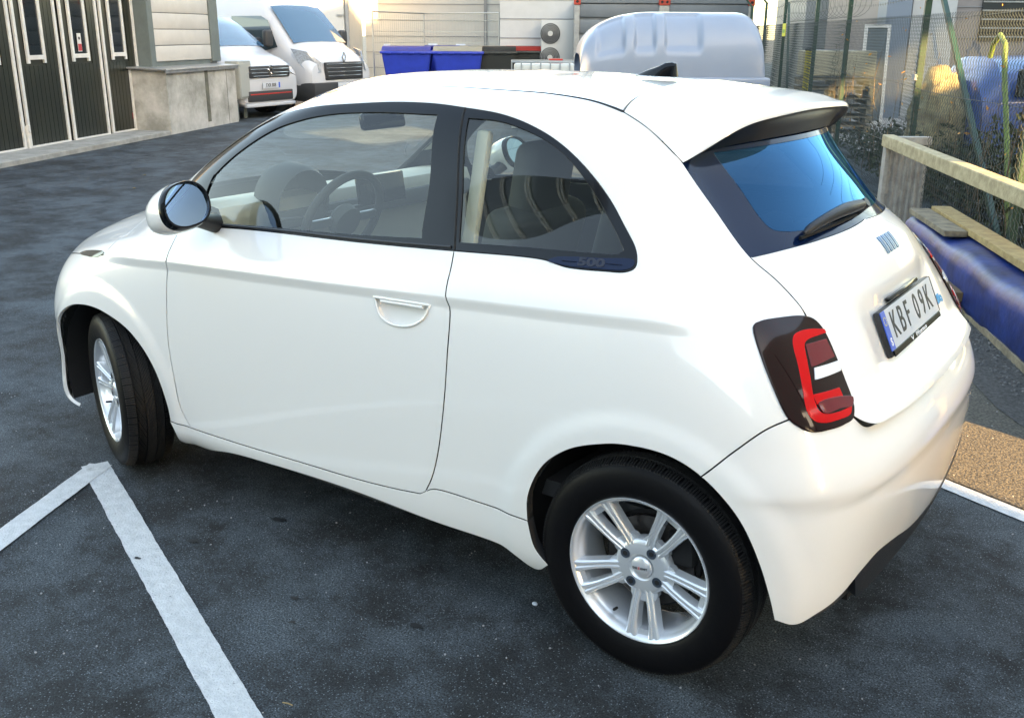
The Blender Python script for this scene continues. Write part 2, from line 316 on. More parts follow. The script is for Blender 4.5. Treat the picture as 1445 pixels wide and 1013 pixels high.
def disp(u,v,P):
    uu=np.where(u>15,30-u,u); d=np.zeros_like(uu)
    vc=np.interp(uu,CU[:,0],CU[:,1]); t=(v-vc)*.092
    tp=sstep(4.75,5.5,uu)*(1-sstep(10.9,11.65,uu))
    pr=np.clip((t+.0095)/.019,0,1)*np.exp(-np.maximum(t-.0095,0)/.075)
    d+=.0115*tp*pr
    w_=np.abs(P[...,1])
    for ax in (-2.322,0.0):
        r=np.hypot(P[...,0]-ax-.0,P[...,2]-.315)
        k=(1-sstep(.395,.455,r))*sstep(.62,.70,w_)*(P[...,2]<.80)
        d+=.008*k
    return d
def hatch_disp(u,v,P):
    # lower lip of the tailgate stands proud of the bumper
    z=P[...,2]; w_=np.abs(P[...,1])
    flat=-.013*(1-sstep(.27,.40,w_))*sstep(.80,.85,z)*(1-sstep(.95,1.02,z))
    return .024*(1-sstep(.735,.83,z))*(1-sstep(.50,.60,w_))+flat
def bump_disp(u,v,P):
    z=P[...,2]; x=P[...,0]; w_=np.abs(P[...,1])
    # shelf step just below the tailgate and a lower crease
    return -.010*(np.exp(-((z-.735)/.035)**2))*(1-sstep(.50,.62,w_))*(x>0)+.008*sstep(.575,.615,z)*(1-sstep(.615,.73,z))*sstep(.20,.36,x)
def SF(u,v,offs=0,fn=None):
    u=np.asarray(u,float);v=np.asarray(v,float)
    def pos(u,v):
        P,Pu,Pv=UV(u,v); n=np.cross(Pu,Pv); n/=np.linalg.norm(n,axis=-1,keepdims=True)+1e-12
        n=n*ORI
        d=disp(u,v,P)+offs
        if fn is not None: d=d+fn(u,v,P)
        return P+n*d[...,None],n
    h=.012
    p,n0=pos(u,v); pu=pos(u+h,v)[0]-pos(u-h,v)[0]; pv=pos(u,v+h)[0]-pos(u,v-h)[0]
    n=np.cross(pu,pv); L=np.linalg.norm(n,axis=-1,keepdims=True); n=np.where(L>1e-9,n/(L+1e-15),n0/ORI)*ORI
    bad=(n*n0).sum(-1)<.3; n[bad]=n0[bad]
    return p,n,pu/(2*h),pv/(2*h)
ORI=1.0
_P,_Pu,_Pv=UV(np.array([8.]),np.array([3.])); ORI=-np.sign(np.cross(_Pu,_Pv)[0,1])
def crom(pts,closed=False,step=.05,usc=3.0):
    P=np.array(pts,float); n=len(P)
    if n==2 and not closed:
        L=np.hypot((P[1,0]-P[0,0])*usc,P[1,1]-P[0,1]); k=max(2,int(L/step/2)+1); return P[0]+(P[1]-P[0])*np.linspace(0,1,k)[:,None]
    def g(i): return P[i%n] if closed else (P[i] if 0<=i<n else (2*P[0]-P[1] if i<0 else 2*P[-1]-P[-2]))
    out=[]
    for i in range(n if closed else n-1):
        p0,p1,p2,p3=g(i-1),g(i),g(i+1),g(i+2)
        sc=np.array([usc,1.0]); a=.5
        t0=0;t1=t0+max(np.linalg.norm((p1-p0)*sc),1e-6)**a;t2=t1+max(np.linalg.norm((p2-p1)*sc),1e-6)**a;t3=t2+max(np.linalg.norm((p3-p2)*sc),1e-6)**a
        k=max(2,int(np.linalg.norm((p2-p1)*sc)/step/2)+1)
        t=np.linspace(t1,t2,k,endpoint=False)[:,None]
        A1=(t1-t)/(t1-t0)*p0+(t-t0)/(t1-t0)*p1;A2=(t2-t)/(t2-t1)*p1+(t-t1)/(t2-t1)*p2;A3=(t3-t)/(t3-t2)*p2+(t-t2)/(t3-t2)*p3
        B1=(t2-t)/(t2-t0)*A1+(t-t0)/(t2-t0)*A2;B2=(t3-t)/(t3-t1)*A2+(t-t1)/(t3-t1)*A3
        out.append((t2-t)/(t2-t1)*B1+(t-t1)/(t2-t1)*B2)
    if not closed: out.append(P[-1:])
    return np.concatenate(out)
def loop(*curves):
    out=[]
    for c in curves:
        c=np.asarray(c,float)
        if len(out) and np.linalg.norm(out[-1][-1]-c[0])<1e-4: c=c[1:]
        out.append(c)
    L=np.concatenate(out)
    if np.linalg.norm(L[0]-L[-1])<1e-4: L=L[:-1]
    out=[]
    for a,b in zip(L,np.roll(L,-1,0)):
        k=max(1,int(np.hypot((b[0]-a[0])*3,b[1]-a[1])/.09)); out.append(a+(b-a)*(np.arange(k)/k)[:,None])
    return np.concatenate(out)
def area2(L): x,y=L[:,0],L[:,1]; return (x*np.roll(y,-1)-np.roll(x,-1)*y).sum()
def pip(pts,L):
    x,y=pts[:,0][:,None],pts[:,1][:,None]; X,Y=L[:,0],L[:,1]; X2,Y2=np.roll(X,-1),np.roll(Y,-1)
    c=((Y>y)!=(Y2>y))&(x<(X2-X)*(y-Y)/((Y2-Y)+1e-15)+X)
    return c.sum(1)%2==1
def dist_loop(pts,L):
    A=L;Bq=np.roll(L,-1,0);d=Bq-A;LL=(d**2).sum(1)+1e-12
    t=np.clip(((pts[:,None]-A)*d).sum(-1)/LL,0,1)
    return np.sqrt(((pts[:,None]-(A+t[...,None]*d))**2).sum(-1)).min(1)
US=3.0
def mesh_np(name,V_,F,N,mt,parent=None):
    me=bpy.data.meshes.new(name); me.from_pydata(V_.tolist(),[],F)
    me.polygons.foreach_set('use_smooth',[True]*len(me.polygons)); me.update()
    N=N/(np.linalg.norm(N,axis=1,keepdims=True)+1e-12)
    me.normals_split_custom_set_from_vertices(N.tolist())
    return link(name,me,mt,parent)
def panel_data(outer,holes=(),gap=.0029,offs=0,fn=None,flange=.012,hflange=.012,su=.055,sv=.11,hgap=0.0,seam=True,edge=.0009):
    loops=[outer]+list(holes); pts=[];edges=[];sc=np.array([US,1.0]); infos=[]
    for li,L in enumerate(loops):
        L=np.asarray(L,float)
        a=area2(L); want=1 if li==0 else -1
        if np.sign(a)!=want: L=L[::-1]
        p,n,pu,pv=SF(L[:,0],L[:,1],offs,fn)
        t=np.roll(p,-1,0)-np.roll(p,1,0); t/=np.linalg.norm(t,axis=1,keepdims=True)+1e-12
        # inward direction: left of travel in uv for CCW outer
        duv=(np.roll(L,-1,0)-np.roll(L,1,0)); inn_uv=np.stack([-duv[:,1],duv[:,0]],1)
        q=pu*inn_uv[:,:1]+pv*inn_uv[:,1:]
        d=np.cross(n,t); s=np.sign((d*q).sum(1)); s[s==0]=1; d*=s[:,None]
        g=gap if li==0 else hgap
        seamv=(np.abs(p[:,1])<1e-3)&seam
        if g:
            dd=d*g; dd[seamv]*=0
            # solve pu*a+pv*b=dd
            a11=(pu*pu).sum(1);a12=(pu*pv).sum(1);a22=(pv*pv).sum(1);b1=(pu*dd).sum(1);b2=(pv*dd).sum(1);de=a11*a22-a12**2+1e-14
            L=L+np.stack([(a22*b1-a12*b2)/de,(a11*b2-a12*b1)/de],1)
        infos.append((L,li,seamv))
        k0=sum(len(x) for x in pts); m=len(L); pts.append(L*sc); edges+=[(k0+i,k0+(i+1)%m) for i in range(m)]
    O=infos[0][0]
    u0,u1=O[:,0].min(),O[:,0].max();v0,v1=O[:,1].min(),O[:,1].max()
    gu=np.arange(math.floor(u0/su)*su,u1,su);gv=np.arange(math.floor(v0/sv)*sv,v1,sv)
    G=np.stack(np.meshgrid(gu,gv),-1).reshape(-1,2)
    ex=[]
    if u0<11.6 and u1>4.7 and v0<4.9 and v1>4.9:
        cu=np.arange(max(u0,4.7),min(u1,11.7),su/1.5); vc=np.interp(cu,CU[:,0],CU[:,1])
        for dz in (-.0115,-.0095,-.0045,0,.0045,.0095,.012,.016,.022): ex.append(np.stack([cu,vc+dz/.092],1))
        dmask=np.abs(G[:,1]-np.interp(G[:,0],CU[:,0],CU[:,1]))<.27
        inr=(G[:,0]>4.7)&(G[:,0]<11.7); G=G[~(dmask&inr)]
    if ex: G=np.concatenate([G]+ex)
    Gs=G*sc
    m=pip(Gs,infos[0][0]*sc)
    for h in infos[1:]: m&=~pip(Gs,h[0]*sc)
    Gs=Gs[m]
    for h in infos:
        if len(Gs): 
            out=np.concatenate([dist_loop(Gs[i:i+2000],h[0]*sc) for i in range(0,len(Gs),2000)]); Gs=Gs[out>.035]
    allp=np.concatenate(pts+[Gs]) if len(Gs) else np.concatenate(pts)
    r=delaunay_2d_cdt([Vector(p) for p in allp],edges,[],0,1e-7)
    vo=np.array([[v.x,v.y] for v in r[0]]); tri=np.array([f for f in r[2] if len(f)==3])
    c=vo[tri].mean(1); m=pip(c,infos[0][0]*sc)
    for h in infos[1:]: m&=~pip(c,h[0]*sc)
    tri=tri[m]
    uv=vo/sc; P,N,pu,pv=SF(uv[:,0],uv[:,1],offs,fn)
    # orient triangles with normals
    fn_=np.cross(P[tri[:,1]]-P[tri[:,0]],P[tri[:,2]]-P[tri[:,0]]); fl=(fn_*N[tri[:,0]]).sum(1)<0
    tri[fl]=tri[fl][:,::-1]
    V_=[P];NN=[N];F=tri.tolist();k=len(P)
    for L,li,seamv in infos:
        fl_=flange if li==0 else hflange
        if not fl_: continue
        p,n,pu,pv=SF(L[:,0],L[:,1],offs,fn); m_=len(L)
        t=np.roll(p,-1,0)-np.roll(p,1,0); t/=np.linalg.norm(t,axis=1,keepdims=True)+1e-12
        duv=(np.roll(L,-1,0)-np.roll(L,1,0)); inn_uv=np.stack([-duv[:,1],duv[:,0]],1)
        d=np.cross(n,t); s=np.sign((d*(pu*inn_uv[:,:1]+pv*inn_uv[:,1:])).sum(1)); s[s==0]=1; d*=s[:,None]
        r0=p; r1=p-d*edge-n*edge*.8; r2=r1-n*fl_
        V_+=[r0,r1,r1,r2];NN+=[n,(n-d),(-d),(-d)]
        for i in range(m_):
            j=(i+1)%m_
            if seamv[i] and seamv[j]: continue
            for a,b in ((0,1),(2,3)):
                q=[k+a*m_+i,k+a*m_+j,k+b*m_+j,k+b*m_+i]
                F.append(q[::-1] if li>=0 else q)
        k+=4*m_
    V_=np.concatenate(V_);NN=np.concatenate(NN)
    # fix winding of flange quads
    F2=[]
    for f in F:
        if len(f)==4:
            a,b,c_=V_[f[0]],V_[f[1]],V_[f[2]]; nn=np.cross(b-a,c_-a)
            if (nn*NN[f[0]]).sum()<0: f=f[::-1]
        F2.append(f)
    return V_,F2,NN
MIR=np.array([1,-1,1.])
def _dark(me,lim=10**9):
    me.materials.append(black_liner); n=0; idx_=[0]*len(me.polygons)
    for p in me.polygons:
        if p.loop_total==4:
            n+=1; idx_[p.index]=1 if n%2==0 and n<=lim else 0
    me.polygons.foreach_set('material_index',idx_)
def panel(name,mt,parent,outer,holes=(),both=False,mirror=False,dark=False,**k):
    V_,F,N=panel_data(outer,holes,**k)
    if both:
        n=len(V_); V2=V_*MIR;N2=N*MIR;F2=[[n+i for i in f[::-1]] for f in F]
        V_=np.concatenate([V_,V2]);N=np.concatenate([N,N2]);F=F+F2
    if mirror=='only': V_=V_*MIR;N=N*MIR;F=[f[::-1] for f in F]
    o=mesh_np(name,V_,F,N,mt,parent)
    lim_=2*len(outer) if len(holes) else 10**9
    if dark: _dark(o.data,lim_)
    if mirror is True:
        o2=mesh_np(name,V_*MIR,[f[::-1] for f in F],N*MIR,mt,parent)
        if dark: _dark(o2.data,lim_)
    return o
car=empty('parked_car',(0,0,0),0,'glossy white two-door hatchback filling the foreground with black window frames and silver wheels','car')
c={k:np.array(v) for k,v in B.items()}
R=lambda a:a[::-1]
AF=np.array([(4.02,.80),(3.74,1.40),(3.52,2.05),(3.68,2.78),(4.1965,3.3978),(4.6503,3.5874),(5.1068,3.5552),(5.531,3.2691),(5.7736,2.7411),(5.8648,2.0664),(5.8609,1.6628)])
arch_f=crom(AF); arch_r=crom(np.concatenate([c['arch_rear'],c['arch_rear2'][1:]]))
ka=np.argmin(np.abs(arch_r-np.array([11.4141,3.2507])).sum(1)); arch_rA=arch_r[:ka+1]; arch_rB=arch_r[ka:]
bl=c['bumper_line'].copy(); bl[0]=arch_r[ka]; bl=crom(bl)
WO=c['win_outer'].copy()
# smooth hidden part of the front pillar
WO=np.array([tuple(p) for p in WO]); WO[6]=(4.22,8.35); WO[7]=(4.02,8.85); WO[8]=(4.0,9.3); WO[9]=(4.08,9.65)
win_o=crom(WO,True)
def idx(L,p): return int(np.argmin(np.hypot((L[:,0]-p[0])*3,L[:,1]-p[1])))
def seg(L,p,q):
    i,j=idx(L,p),idx(L,q)
    return L[i:j+1] if i<=j else np.concatenate([L[i:],L[:j+1]])
dr_top=win_o[idx(win_o,c['door_rear'][-1])]; df_top=win_o[idx(win_o,c['door_front'][0])]
apb=win_o[idx(win_o,(5.3,6.75))]
door_rear=crom(np.concatenate([c['door_bottom'][-1:]*.0+[[8.90,1.985]],[[8.955,2.06]],c['door_rear'][:-1],[dr_top]]))
door_front=crom(np.concatenate([[df_top],c['door_front'][1:]]))
door_bottom=crom(np.concatenate([c['door_bottom'][:-1],[[8.90,1.985]]]))
sill_rear=crom(np.array([[8.955,2.06],[9.04,2.15],[9.4899,2.155],[9.9146,2.1007]]))
sill_front=crom(c['sill_front']); 
top_d=seg(win_o,dr_top,df_top)               # window bottom from B pillar forward
# ---- door
hd=crom(c['handle'][:1].tolist()+c['handle'][1:].tolist(),True) if False else loop(crom(c['handle'][:2]),crom(c['handle'][1:].tolist()+[c['handle'][0].tolist()]))
door=loop(door_front,door_bottom,door_rear,top_d)
panel('door',white,car,door,[hd],hflange=.016,mirror=True,dark=True)
# pocket of the handle
panel('door_handle',white,car,hd,[],offs=-.015,gap=0,flange=0,mirror=True)
_p,_n,_,_=SF(hd[:,0],hd[:,1],.001)
_ob=MB().tube([Vector(p) for p in _p],.0042,8,True).build('handle_rim',white,car,smooth=True,ang=80)
_p,_n,_,_=SF(np.linspace(8.56,8.96,12),np.linspace(4.81,4.80,12),-.001)
MB().tube([Vector(p) for p in _p],[.006]*12,8).build('door_pull',white,car,smooth=True,ang=80)
# ---- body side (quarter panel, roof rail and pillar in one pressing)
ditch=crom(np.concatenate([[[3.45,10.98]],[[4.3,11.19]],c['ditch'][1:-1],[c['hatch_side'][0]]]))
hs=crom(c['hatch_side']); hs2=crom(np.concatenate([c['hatch_side2'],[[13.33,4.9],[13.27,4.4],[13.1,4.12],[12.75,4.06],[12.5042,4.0576]]]))
wind_side=crom(np.array([(3.42,7.12),(3.40,8.2),(3.38,9.3),(3.40,10.3),(3.45,10.98)]))
win_over=seg(win_o,apb,dr_top)               # over the roof side, back and down to the B pillar bottom
body=loop(R(win_over),crom(np.array([apb,(4.3,6.95),(3.42,7.12)])),wind_side,ditch,hs,hs2,R(bl),R(arch_rA),R(sill_rear),door_rear[idx(door_rear,(8.955,2.06)):])
panel('body_side',white,car,body,mirror=True,dark=True,flange=.028,su=.04,sv=.075)
# ---- fender
hood_c=crom(np.array([(2.55,4.5),(2.9,4.64),(3.5,4.78),(4.0868,4.8476),(4.6,4.875),(4.8311,4.8803),(4.72,5.25),(4.1263,6.0136),(3.6,6.52),(3.2536,6.85),(3.0,7.0)]))
fend=loop(seg(win_o,df_top,apb),crom(np.array([apb,(4.3,6.95),(3.42,7.12)])),np.array([(3.42,7.12),(3.0,7.0)]),R(hood_c),crom(np.array([(2.55,4.5),(2.62,3.4),(2.75,2.2),(2.9,.8)])),crom(np.array([(2.9,.8),(3.5,.8),(4.02,.80)])),arch_f,sill_front,R(door_front))
panel('front_fender',white,car,fend,mirror=True,flange=.012,su=.045,sv=.075)
panel('front_bumper',white,car,loop(crom(np.array([(0,.8),(1.5,.8),(2.9,.8)])),crom(np.array([(2.9,.8),(2.75,2.2),(2.62,3.4),(2.55,4.5)])),crom(np.array([(2.55,4.5),(1.2,4.45),(0,4.4)])),np.array([(0,4.4),(0,.8)])),both=True,su=.15,sv=.2)
panel('bonnet',white,car,dark=True,outer=loop(crom(np.array([(0,4.4),(1.2,4.45),(2.55,4.5)])),hood_c,crom(np.array([(3.0,7.0),(1.5,6.95),(0,6.93)])),np.array([(0,6.93),(0,4.4)])),both=True,su=.1,sv=.12)
panel('cowl',black_plastic,car,loop(crom(np.array([(0,6.93),(1.5,6.95),(3.0,7.0)])),np.array([(3.0,7.0),(3.42,7.12)]),crom(np.array([(3.42,7.12),(1.5,7.35),(0,7.35)])),np.array([(0,7.35),(0,6.93)])),both=True,offs=-.006,gap=0,flange=0,su=.15,sv=.1)
panel('headlamp_brow',black_gloss,car,crom(c['eyebrow'],True),offs=.0025,gap=0,mirror=True,flange=.004,su=.05,sv=.03)
# ---- sill
panel('side_skirt',white,car,loop(R(crom(c['arch_front2'])),sill_front,door_bottom,np.array([(8.90,1.985),(8.955,2.06)]),sill_rear,R(crom(c['arch_rear0'])),R(crom(c['sill_bottom']))),offs=.002,mirror=True,dark=True,flange=.03,gap=.0015)
# ---- rear bumper
hl=np.concatenate([c['hatch_low'][:-2],[[15.0,3.665]]]); hl[0]=(13.33,4.0)
hl=crom(hl)
blow=np.concatenate([[arch_r[-1]],[(12.4238,1.40),(12.738,1.50),(13.0972,1.62),(13.4425,1.80),(13.72,1.87),(14.10,1.78),(14.5,1.62),(15.0,1.55)]]); blow=crom(blow)
bump=loop(bl,crom(np.array([(12.5042,4.0576),(12.8,4.07),(13.1,4.06),(13.33,4.0)])),hl,np.array([(15,3.665),(15,1.55)]),R(blow),R(arch_rB))
panel('rear_bumper',white,car,bump,both=True,dark=True,fn=bump_disp,flange=.03,su=.06,sv=.1)
panel('diffuser',black_plastic,car,loop(R(crom(np.array([(13.35,1.76),(13.4425,1.80),(13.72,1.87),(14.10,1.78),(14.5,1.62),(15.0,1.55)]))),crom(np.array([(13.35,1.76),(13.55,1.20),(14.3,.85),(15,.75)])),np.array([(15,.75),(15,1.55)])),both=True,offs=.001,gap=-.003,flange=.02,su=.1,sv=.1)
# ---- tailgate
glow=crom(np.concatenate([c['glass_low'][:-1],[[15.0,6.93]]]))
tail=loop(crom(np.array([(13.0655,6.9013),(13.2498,6.3178),(13.3277,5.8255),(13.364,5.4756),(13.36,5.25),(13.34,4.9),(13.30,4.4),(13.33,4.0)])),hl,np.array([(15,3.665),(15,6.93)]),R(glow))
panel('tailgate',white,car,tail,both=True,dark=True,fn=hatch_disp,su=.06,sv=.1)
gl_out=loop(crom(np.concatenate([[(11.97,9.70)],c['hatch_side'][4:]])),glow,np.array([(15,6.93),(15,9.70)]),crom(np.array([(15,9.70),(13.5,9.72),(11.97,9.70)])))
gi=c['glass_in'].copy(); gi_l=crom(np.concatenate([[(13.30,9.25)],gi[:-1],[(15.0,7.20)]]))
gl_in=loop(gi_l,np.array([(15,7.20),(15,9.25)]),crom(np.array([(15,9.25),(13.30,9.25)])))
# the band is its own ring: split outer minus inner as one closed outline on the half
band=loop(crom(np.concatenate([[(11.97,9.70)],c['hatch_side'][4:]])),glow,np.array([(15,6.93),(15,7.20)]),R(gi_l),crom(np.array([(13.30,9.25),(15,9.25)])),np.array([(15,9.25),(15,9.70)]),crom(np.array([(15,9.70),(13.5,9.72),(11.97,9.70)])))
panel('rear_glass_border',frit,car,band,both=True,offs=-.003,gap=.0015,flange=.01,su=.06,sv=.1)
panel('rear_window',rear_glass_m,car,gl_in,both=True,offs=-.0031,gap=-.0,flange=0,su=.06,sv=.1)
# ---- roof
rr=crom(np.concatenate([c['roof_rear'],[[14.2,12.72],[15,12.85]]])); rr[0]=c['hatch_side'][0]
head_line=crom(np.array([(0,10.95),(1.8,10.95),(3.45,10.98)]))
roof=loop(head_line,ditch,rr,np.array([(15,12.85),(15,13.0)]),np.stack([np.linspace(15,0,120),np.full(120,13.0)],1),np.array([(0,13.0),(0,10.95)]))
panel('roof',white,car,roof,both=True,su=.12,sv=.1)
panel('windscreen',wind_glass,car,loop(np.array([(0,7.35),(0,10.95)]),head_line,R(wind_side),crom(np.array([(3.42,7.12),(1.5,7.35),(0,7.35)]))),both=True,offs=-.004,gap=-.002,flange=0,su=.12,sv=.12)
_p,_n,_,_=SF(ditch[:,0],ditch[:,1],.0)
for sg in (1,-1):
    MB().tube([Vector(p)*1.0 if sg==1 else Vector((p[0],-p[1],p[2])) for p in (_p-_n*.002)],[.0024+.0035*min(1,i/len(_p))**3 for i in range(len(_p))],6).build('roof_strip',black_gloss,car,smooth=True,ang=80)
# ---- window frames and panes
wg=crom(c['win_glass'],True); 
WG=c['win_glass'].copy(); WG[1]=(5.22,8.05); WG[2]=(5.02,8.85)
wg=loop(crom(WG[:9]),crom(WG[8:11]),crom(np.concatenate([WG[10:],WG[:1]])))
qg=c['quarter_glass']; qgl=loop(crom(qg[:3]),crom(qg[2:11]),crom(np.concatenate([qg[10:],qg[:1]])))
panel('window_frame',black_gloss,car,win_o,[wg,qgl],offs=.0015,gap=.0008,hflange=.006,mirror=True,su=.07,sv=.14,edge=.0015)
panel('side_window',side_glass,car,wg,offs=-.003,gap=-.001,flange=0,mirror=True,su=.1,sv=.15)
panel('quarter_window',side_glass,car,qgl,offs=-.003,gap=-.001,flange=0,mirror=True,su=.1,sv=.15)
# raised belt moulding and badge plate on the quarter frame
bm_=crom(np.concatenate([[c['win_outer'][2]],[c['win_outer'][1]],[c['win_outer'][0]]]))
_p,_n,_,_=SF(np.linspace(5.6,9.12,60),np.interp(np.linspace(5.6,9.12,60),[5.6,6.44,7.54,9.12],[6.55,6.62,6.69,6.69]),.003)
MB().tube([Vector(p) for p in _p],.0048,6).build('belt_moulding',black_plastic,car,smooth=True,ang=80)
# division line between door frame and quarter frame
_u=np.linspace(9.155,8.765,24);_v=np.linspace(6.62,10.32,24); _k=np.sin(np.linspace(0,1,24)*math.pi)*.07
_p,_n,_,_=SF(_u+_k,_v,.0015)
MB().tube([Vector(p) for p in _p],.0032,6).build('frame_seal',black_liner,car,smooth=True,ang=80)
# raised emboss '500' with side lines
pl=crom(np.array([(10.03,6.50),(10.12,6.44),(10.22,6.40),(10.5,6.40),(10.70,6.43),(10.80,6.55),(10.83,6.72),(10.5,6.70),(10.1,6.62)]),True)
panel('badge_plate',frit,car,pl,offs=.0035,gap=0,flange=.002,mirror=False,su=.05,sv=.06)

# ---------------- tail lamps
def mirror_obj(o,parent=None):
    me=o.data.copy(); me.transform(Matrix.Diagonal((1,-1,1,1))); me.flip_normals()
    return link(o.name.split('.')[0],me,None,parent if parent is not None else o.parent)
lamp=crom(c['lamp'],True)
def lamp_piece(name,L,mt,par,offs,fl=.004,fine=True,gap=0):
    return panel(name,mt,par,L,offs=offs,gap=gap,flange=fl,su=.05,sv=.06)
L1=panel('tail_lamp',lamp_dark,car,lamp,offs=.007,gap=0,flange=.03,su=.05,sv=.06,edge=.004)
rg=c['lamp_ring']; rgl=loop(crom(rg[:13]),crom(rg[12:]),)
pieces=[('light_ring',rgl,lamp_redm,.0082,.003),
 ('clear_lens',crom(np.concatenate([c['lamp_white'],c['lamp_white'][:1]]))[:-1] if False else loop(*[np.array([c['lamp_white'][i],c['lamp_white'][(i+1)%4]]) for i in range(4)]),lamp_whitem,.0105,.005),
 ('upper_lens',loop(*[np.array([c['lamp_pink'][i],c['lamp_pink'][(i+1)%4]]) for i in range(4)]),lamp_pinkm,.009,.003),
 ('lower_lens',loop(*[np.array([c['lamp_red'][i],c['lamp_red'][(i+1)%4]]) for i in range(4)]),lamp_redm,.009,.003),
 ('lens_ledge',loop(crom(c['lamp_ledge'],True)),lamp_pinkm,.011,.004)]
L2=mirror_obj(L1)
for nm,Lp,mt,of,fl in pieces:
    o=lamp_piece(nm,Lp,mt,L1,of,fl); mirror_obj(o,L2)
# ---------------- spoiler
SG=np.array([[(-.315,0,1.5225),(-.30,.25,1.512),(-.275,.42,1.488),(-.262,.515,1.466)],
             [(-.20,0,1.512),(-.19,.25,1.503),(-.175,.43,1.480),(-.20,.535,1.437)],
             [(-.07,0,1.494),(-.06,.26,1.487),(-.06,.44,1.468),(-.14,.55,1.402)],
             [(.02,0,1.478),(.014,.27,1.471),(-.010,.45,1.449),(-.095,.558,1.370)],
             [(.060,0,1.470),(.052,.27,1.463),(.025,.455,1.438),(-.066,.558,1.344)]],float)
_hs=c['hatch_side']; _e=crom(_hs[:5]); _q=SF(_e[:,0],_e[:,1],.0015)[0]
_l=np.r_[0,np.cumsum(np.linalg.norm(np.diff(_q,axis=0),axis=1))]; _l/=_l[-1]
for _k,_f in enumerate((0.012,.27,.53,.78,1.0)): SG[_k,3]=[np.interp(_f,_l,_q[:,0]),-np.interp(_f,_l,_q[:,1]),np.interp(_f,_l,_q[:,2])]
_r=SF(rr[:,0],rr[:,1],.0005)[0]
for _k,_y in ((0,0.0),(1,.24),(2,.42)):
    _o=np.argsort(_r[:,1]); SG[0,_k]=[np.interp(-_y,_r[_o,1],_r[_o,0])+.004,_y,np.interp(-_y,_r[_o,1],_r[_o,2])]
SG[...,1]*=-1
SG=np.concatenate([SG[:,::-1],SG[:,1:]*MIR],1)
def sp_eval(G,m=40,n=80):
    V_,U_=np.meshgrid(np.linspace(0,G.shape[0]-1,m),np.linspace(0,G.shape[1]-1,n),indexing='ij')
    def pad2(C):
        C=np.concatenate([2*C[:,:1]-C[:,1:2],C,2*C[:,-1:]-C[:,-2:-1]],1); return np.concatenate([2*C[:1]-C[1:2],C,2*C[-1:]-C[-2:-1]],0)
    Dq=G.copy(); VV,UU=np.meshgrid(np.arange(G.shape[0]),np.arange(G.shape[1]),indexing='ij')
    for _ in range(6): Dq=Dq+.9*(G-evalc(pad2(Dq),UU,VV)[0])
    return evalc(pad2(Dq),U_,V_)[0]
SP=sp_eval(SG,36,90)
# front edge follows the roof surface, rolled lip at the rear
def nrm_grid(P):
    a=np.gradient(P,axis=0);b=np.gradient(P,axis=1);n=np.cross(a,b);n/=np.linalg.norm(n,axis=-1,keepdims=True)+1e-12
    return n*np.sign(n[P.shape[0]//2,P.shape[1]//2,2])
SN=nrm_grid(SP)
wt=np.clip(1-(np.abs(np.linspace(-1,1,90))**6),0,1)[None,:,None]
rows=[SP]
back=np.array([1,0,0.]); 
last=SP[-1];ln=SN[-1]
for a,k in ((.35,.35),(.8,.9),(1.0,1.6)):
    rows.append((last+back*(.008*math.sin(min(a,1)*1.57))*wt[0]-np.array([0,0,1])*(.010*k)*wt[0]*1.0)[None])
top=np.concatenate(rows)
grid_mesh('spoiler',top,white,car,flip=False)
tt=np.linspace(-1,1,90); uu_=np.where(tt<0,15+(15-12.45)*tt,15+(15-12.45)*tt); vv_=9.06+.38*(1-np.abs(tt)**3)
G_=SF(uu_,vv_,.004)[0]
und=[]
for k,f in enumerate((0,.06,.35,.7,1.0)):
    q=top[-1]*(1-f)+G_*f+np.array([0,0,.012])*math.sin(f*math.pi)*wt[0]
    und.append((q+(np.array([-.010,0,.001])*wt[0] if k==1 else 0))[None])
grid_mesh('spoiler_underside',np.concatenate(und),black_plastic,car,flip=True)
MB().box((.045,0,1.434),(.03,.26,.016),bev=.005).build('brake_light',lamp_dark,car,smooth=True)
# ---------------- antenna fin
fin=MB()
prof=[(-.505,0,.0),(-.47,.014,.016),(-.43,.015,.030),(-.405,.0125,.0415),(-.385,.010,.0435),(-.372,.010,.040),(-.368,.012,.0)]
N_=12; rings=[]
for x,wd,h in prof:
    zb=1.5335-(x+.5)*.02
    rings.append([fin.bm.verts.new((x,(-1+2*j/N_)*max(wd,.0005)*(1.5),zb+h*(1-abs(-1+2*j/N_)**2.6)+0)) for j in range(N_+1)])
for a,b in zip(rings,rings[1:]):
    for j in range(N_): fin.bm.faces.new((a[j],a[j+1],b[j+1],b[j]))
fin.build('antenna_fin',black_gloss,car,smooth=True,ang=50)
# ---------------- wiper
def pt(u,v,o=0): 
    p,n,_,_=SF(np.array([u]),np.array([v]),o); return Vector(p[0]),Vector(n[0])
piv,pn=pt(15.0,7.28,.018)
tipA,_=pt(13.98,7.05,.016); tipB,_=pt(14.02,7.02,.016)
W_=MB(); k=14
bl_=[]
for i in range(k+1):
    f=i/k; u=15.0+(13.95-15.0)*f; v=7.30+(7.04-7.30)*f+.10*math.sin(f*3.1)
    bl_.append(pt(u,v,.020+.014*math.sin(f*math.pi))[0])
W_.tube(bl_,[.011]+[.019-.012*abs(i/k-.35)**.9 for i in range(1,k)]+[.004],8).cyl(piv-pn*.02,piv+pn*.016,.019,.015,16)
W_.build('wiper_arm',black_plastic,car,smooth=True,ang=60)
bb=[pt(14.86+(13.93-14.86)*f,7.13+(7.0-7.13)*f,.006)[0] for f in np.linspace(0,1,10)]
MB().tube(bb,.0055,6).build('wiper_blade',black_liner,car,smooth=True)
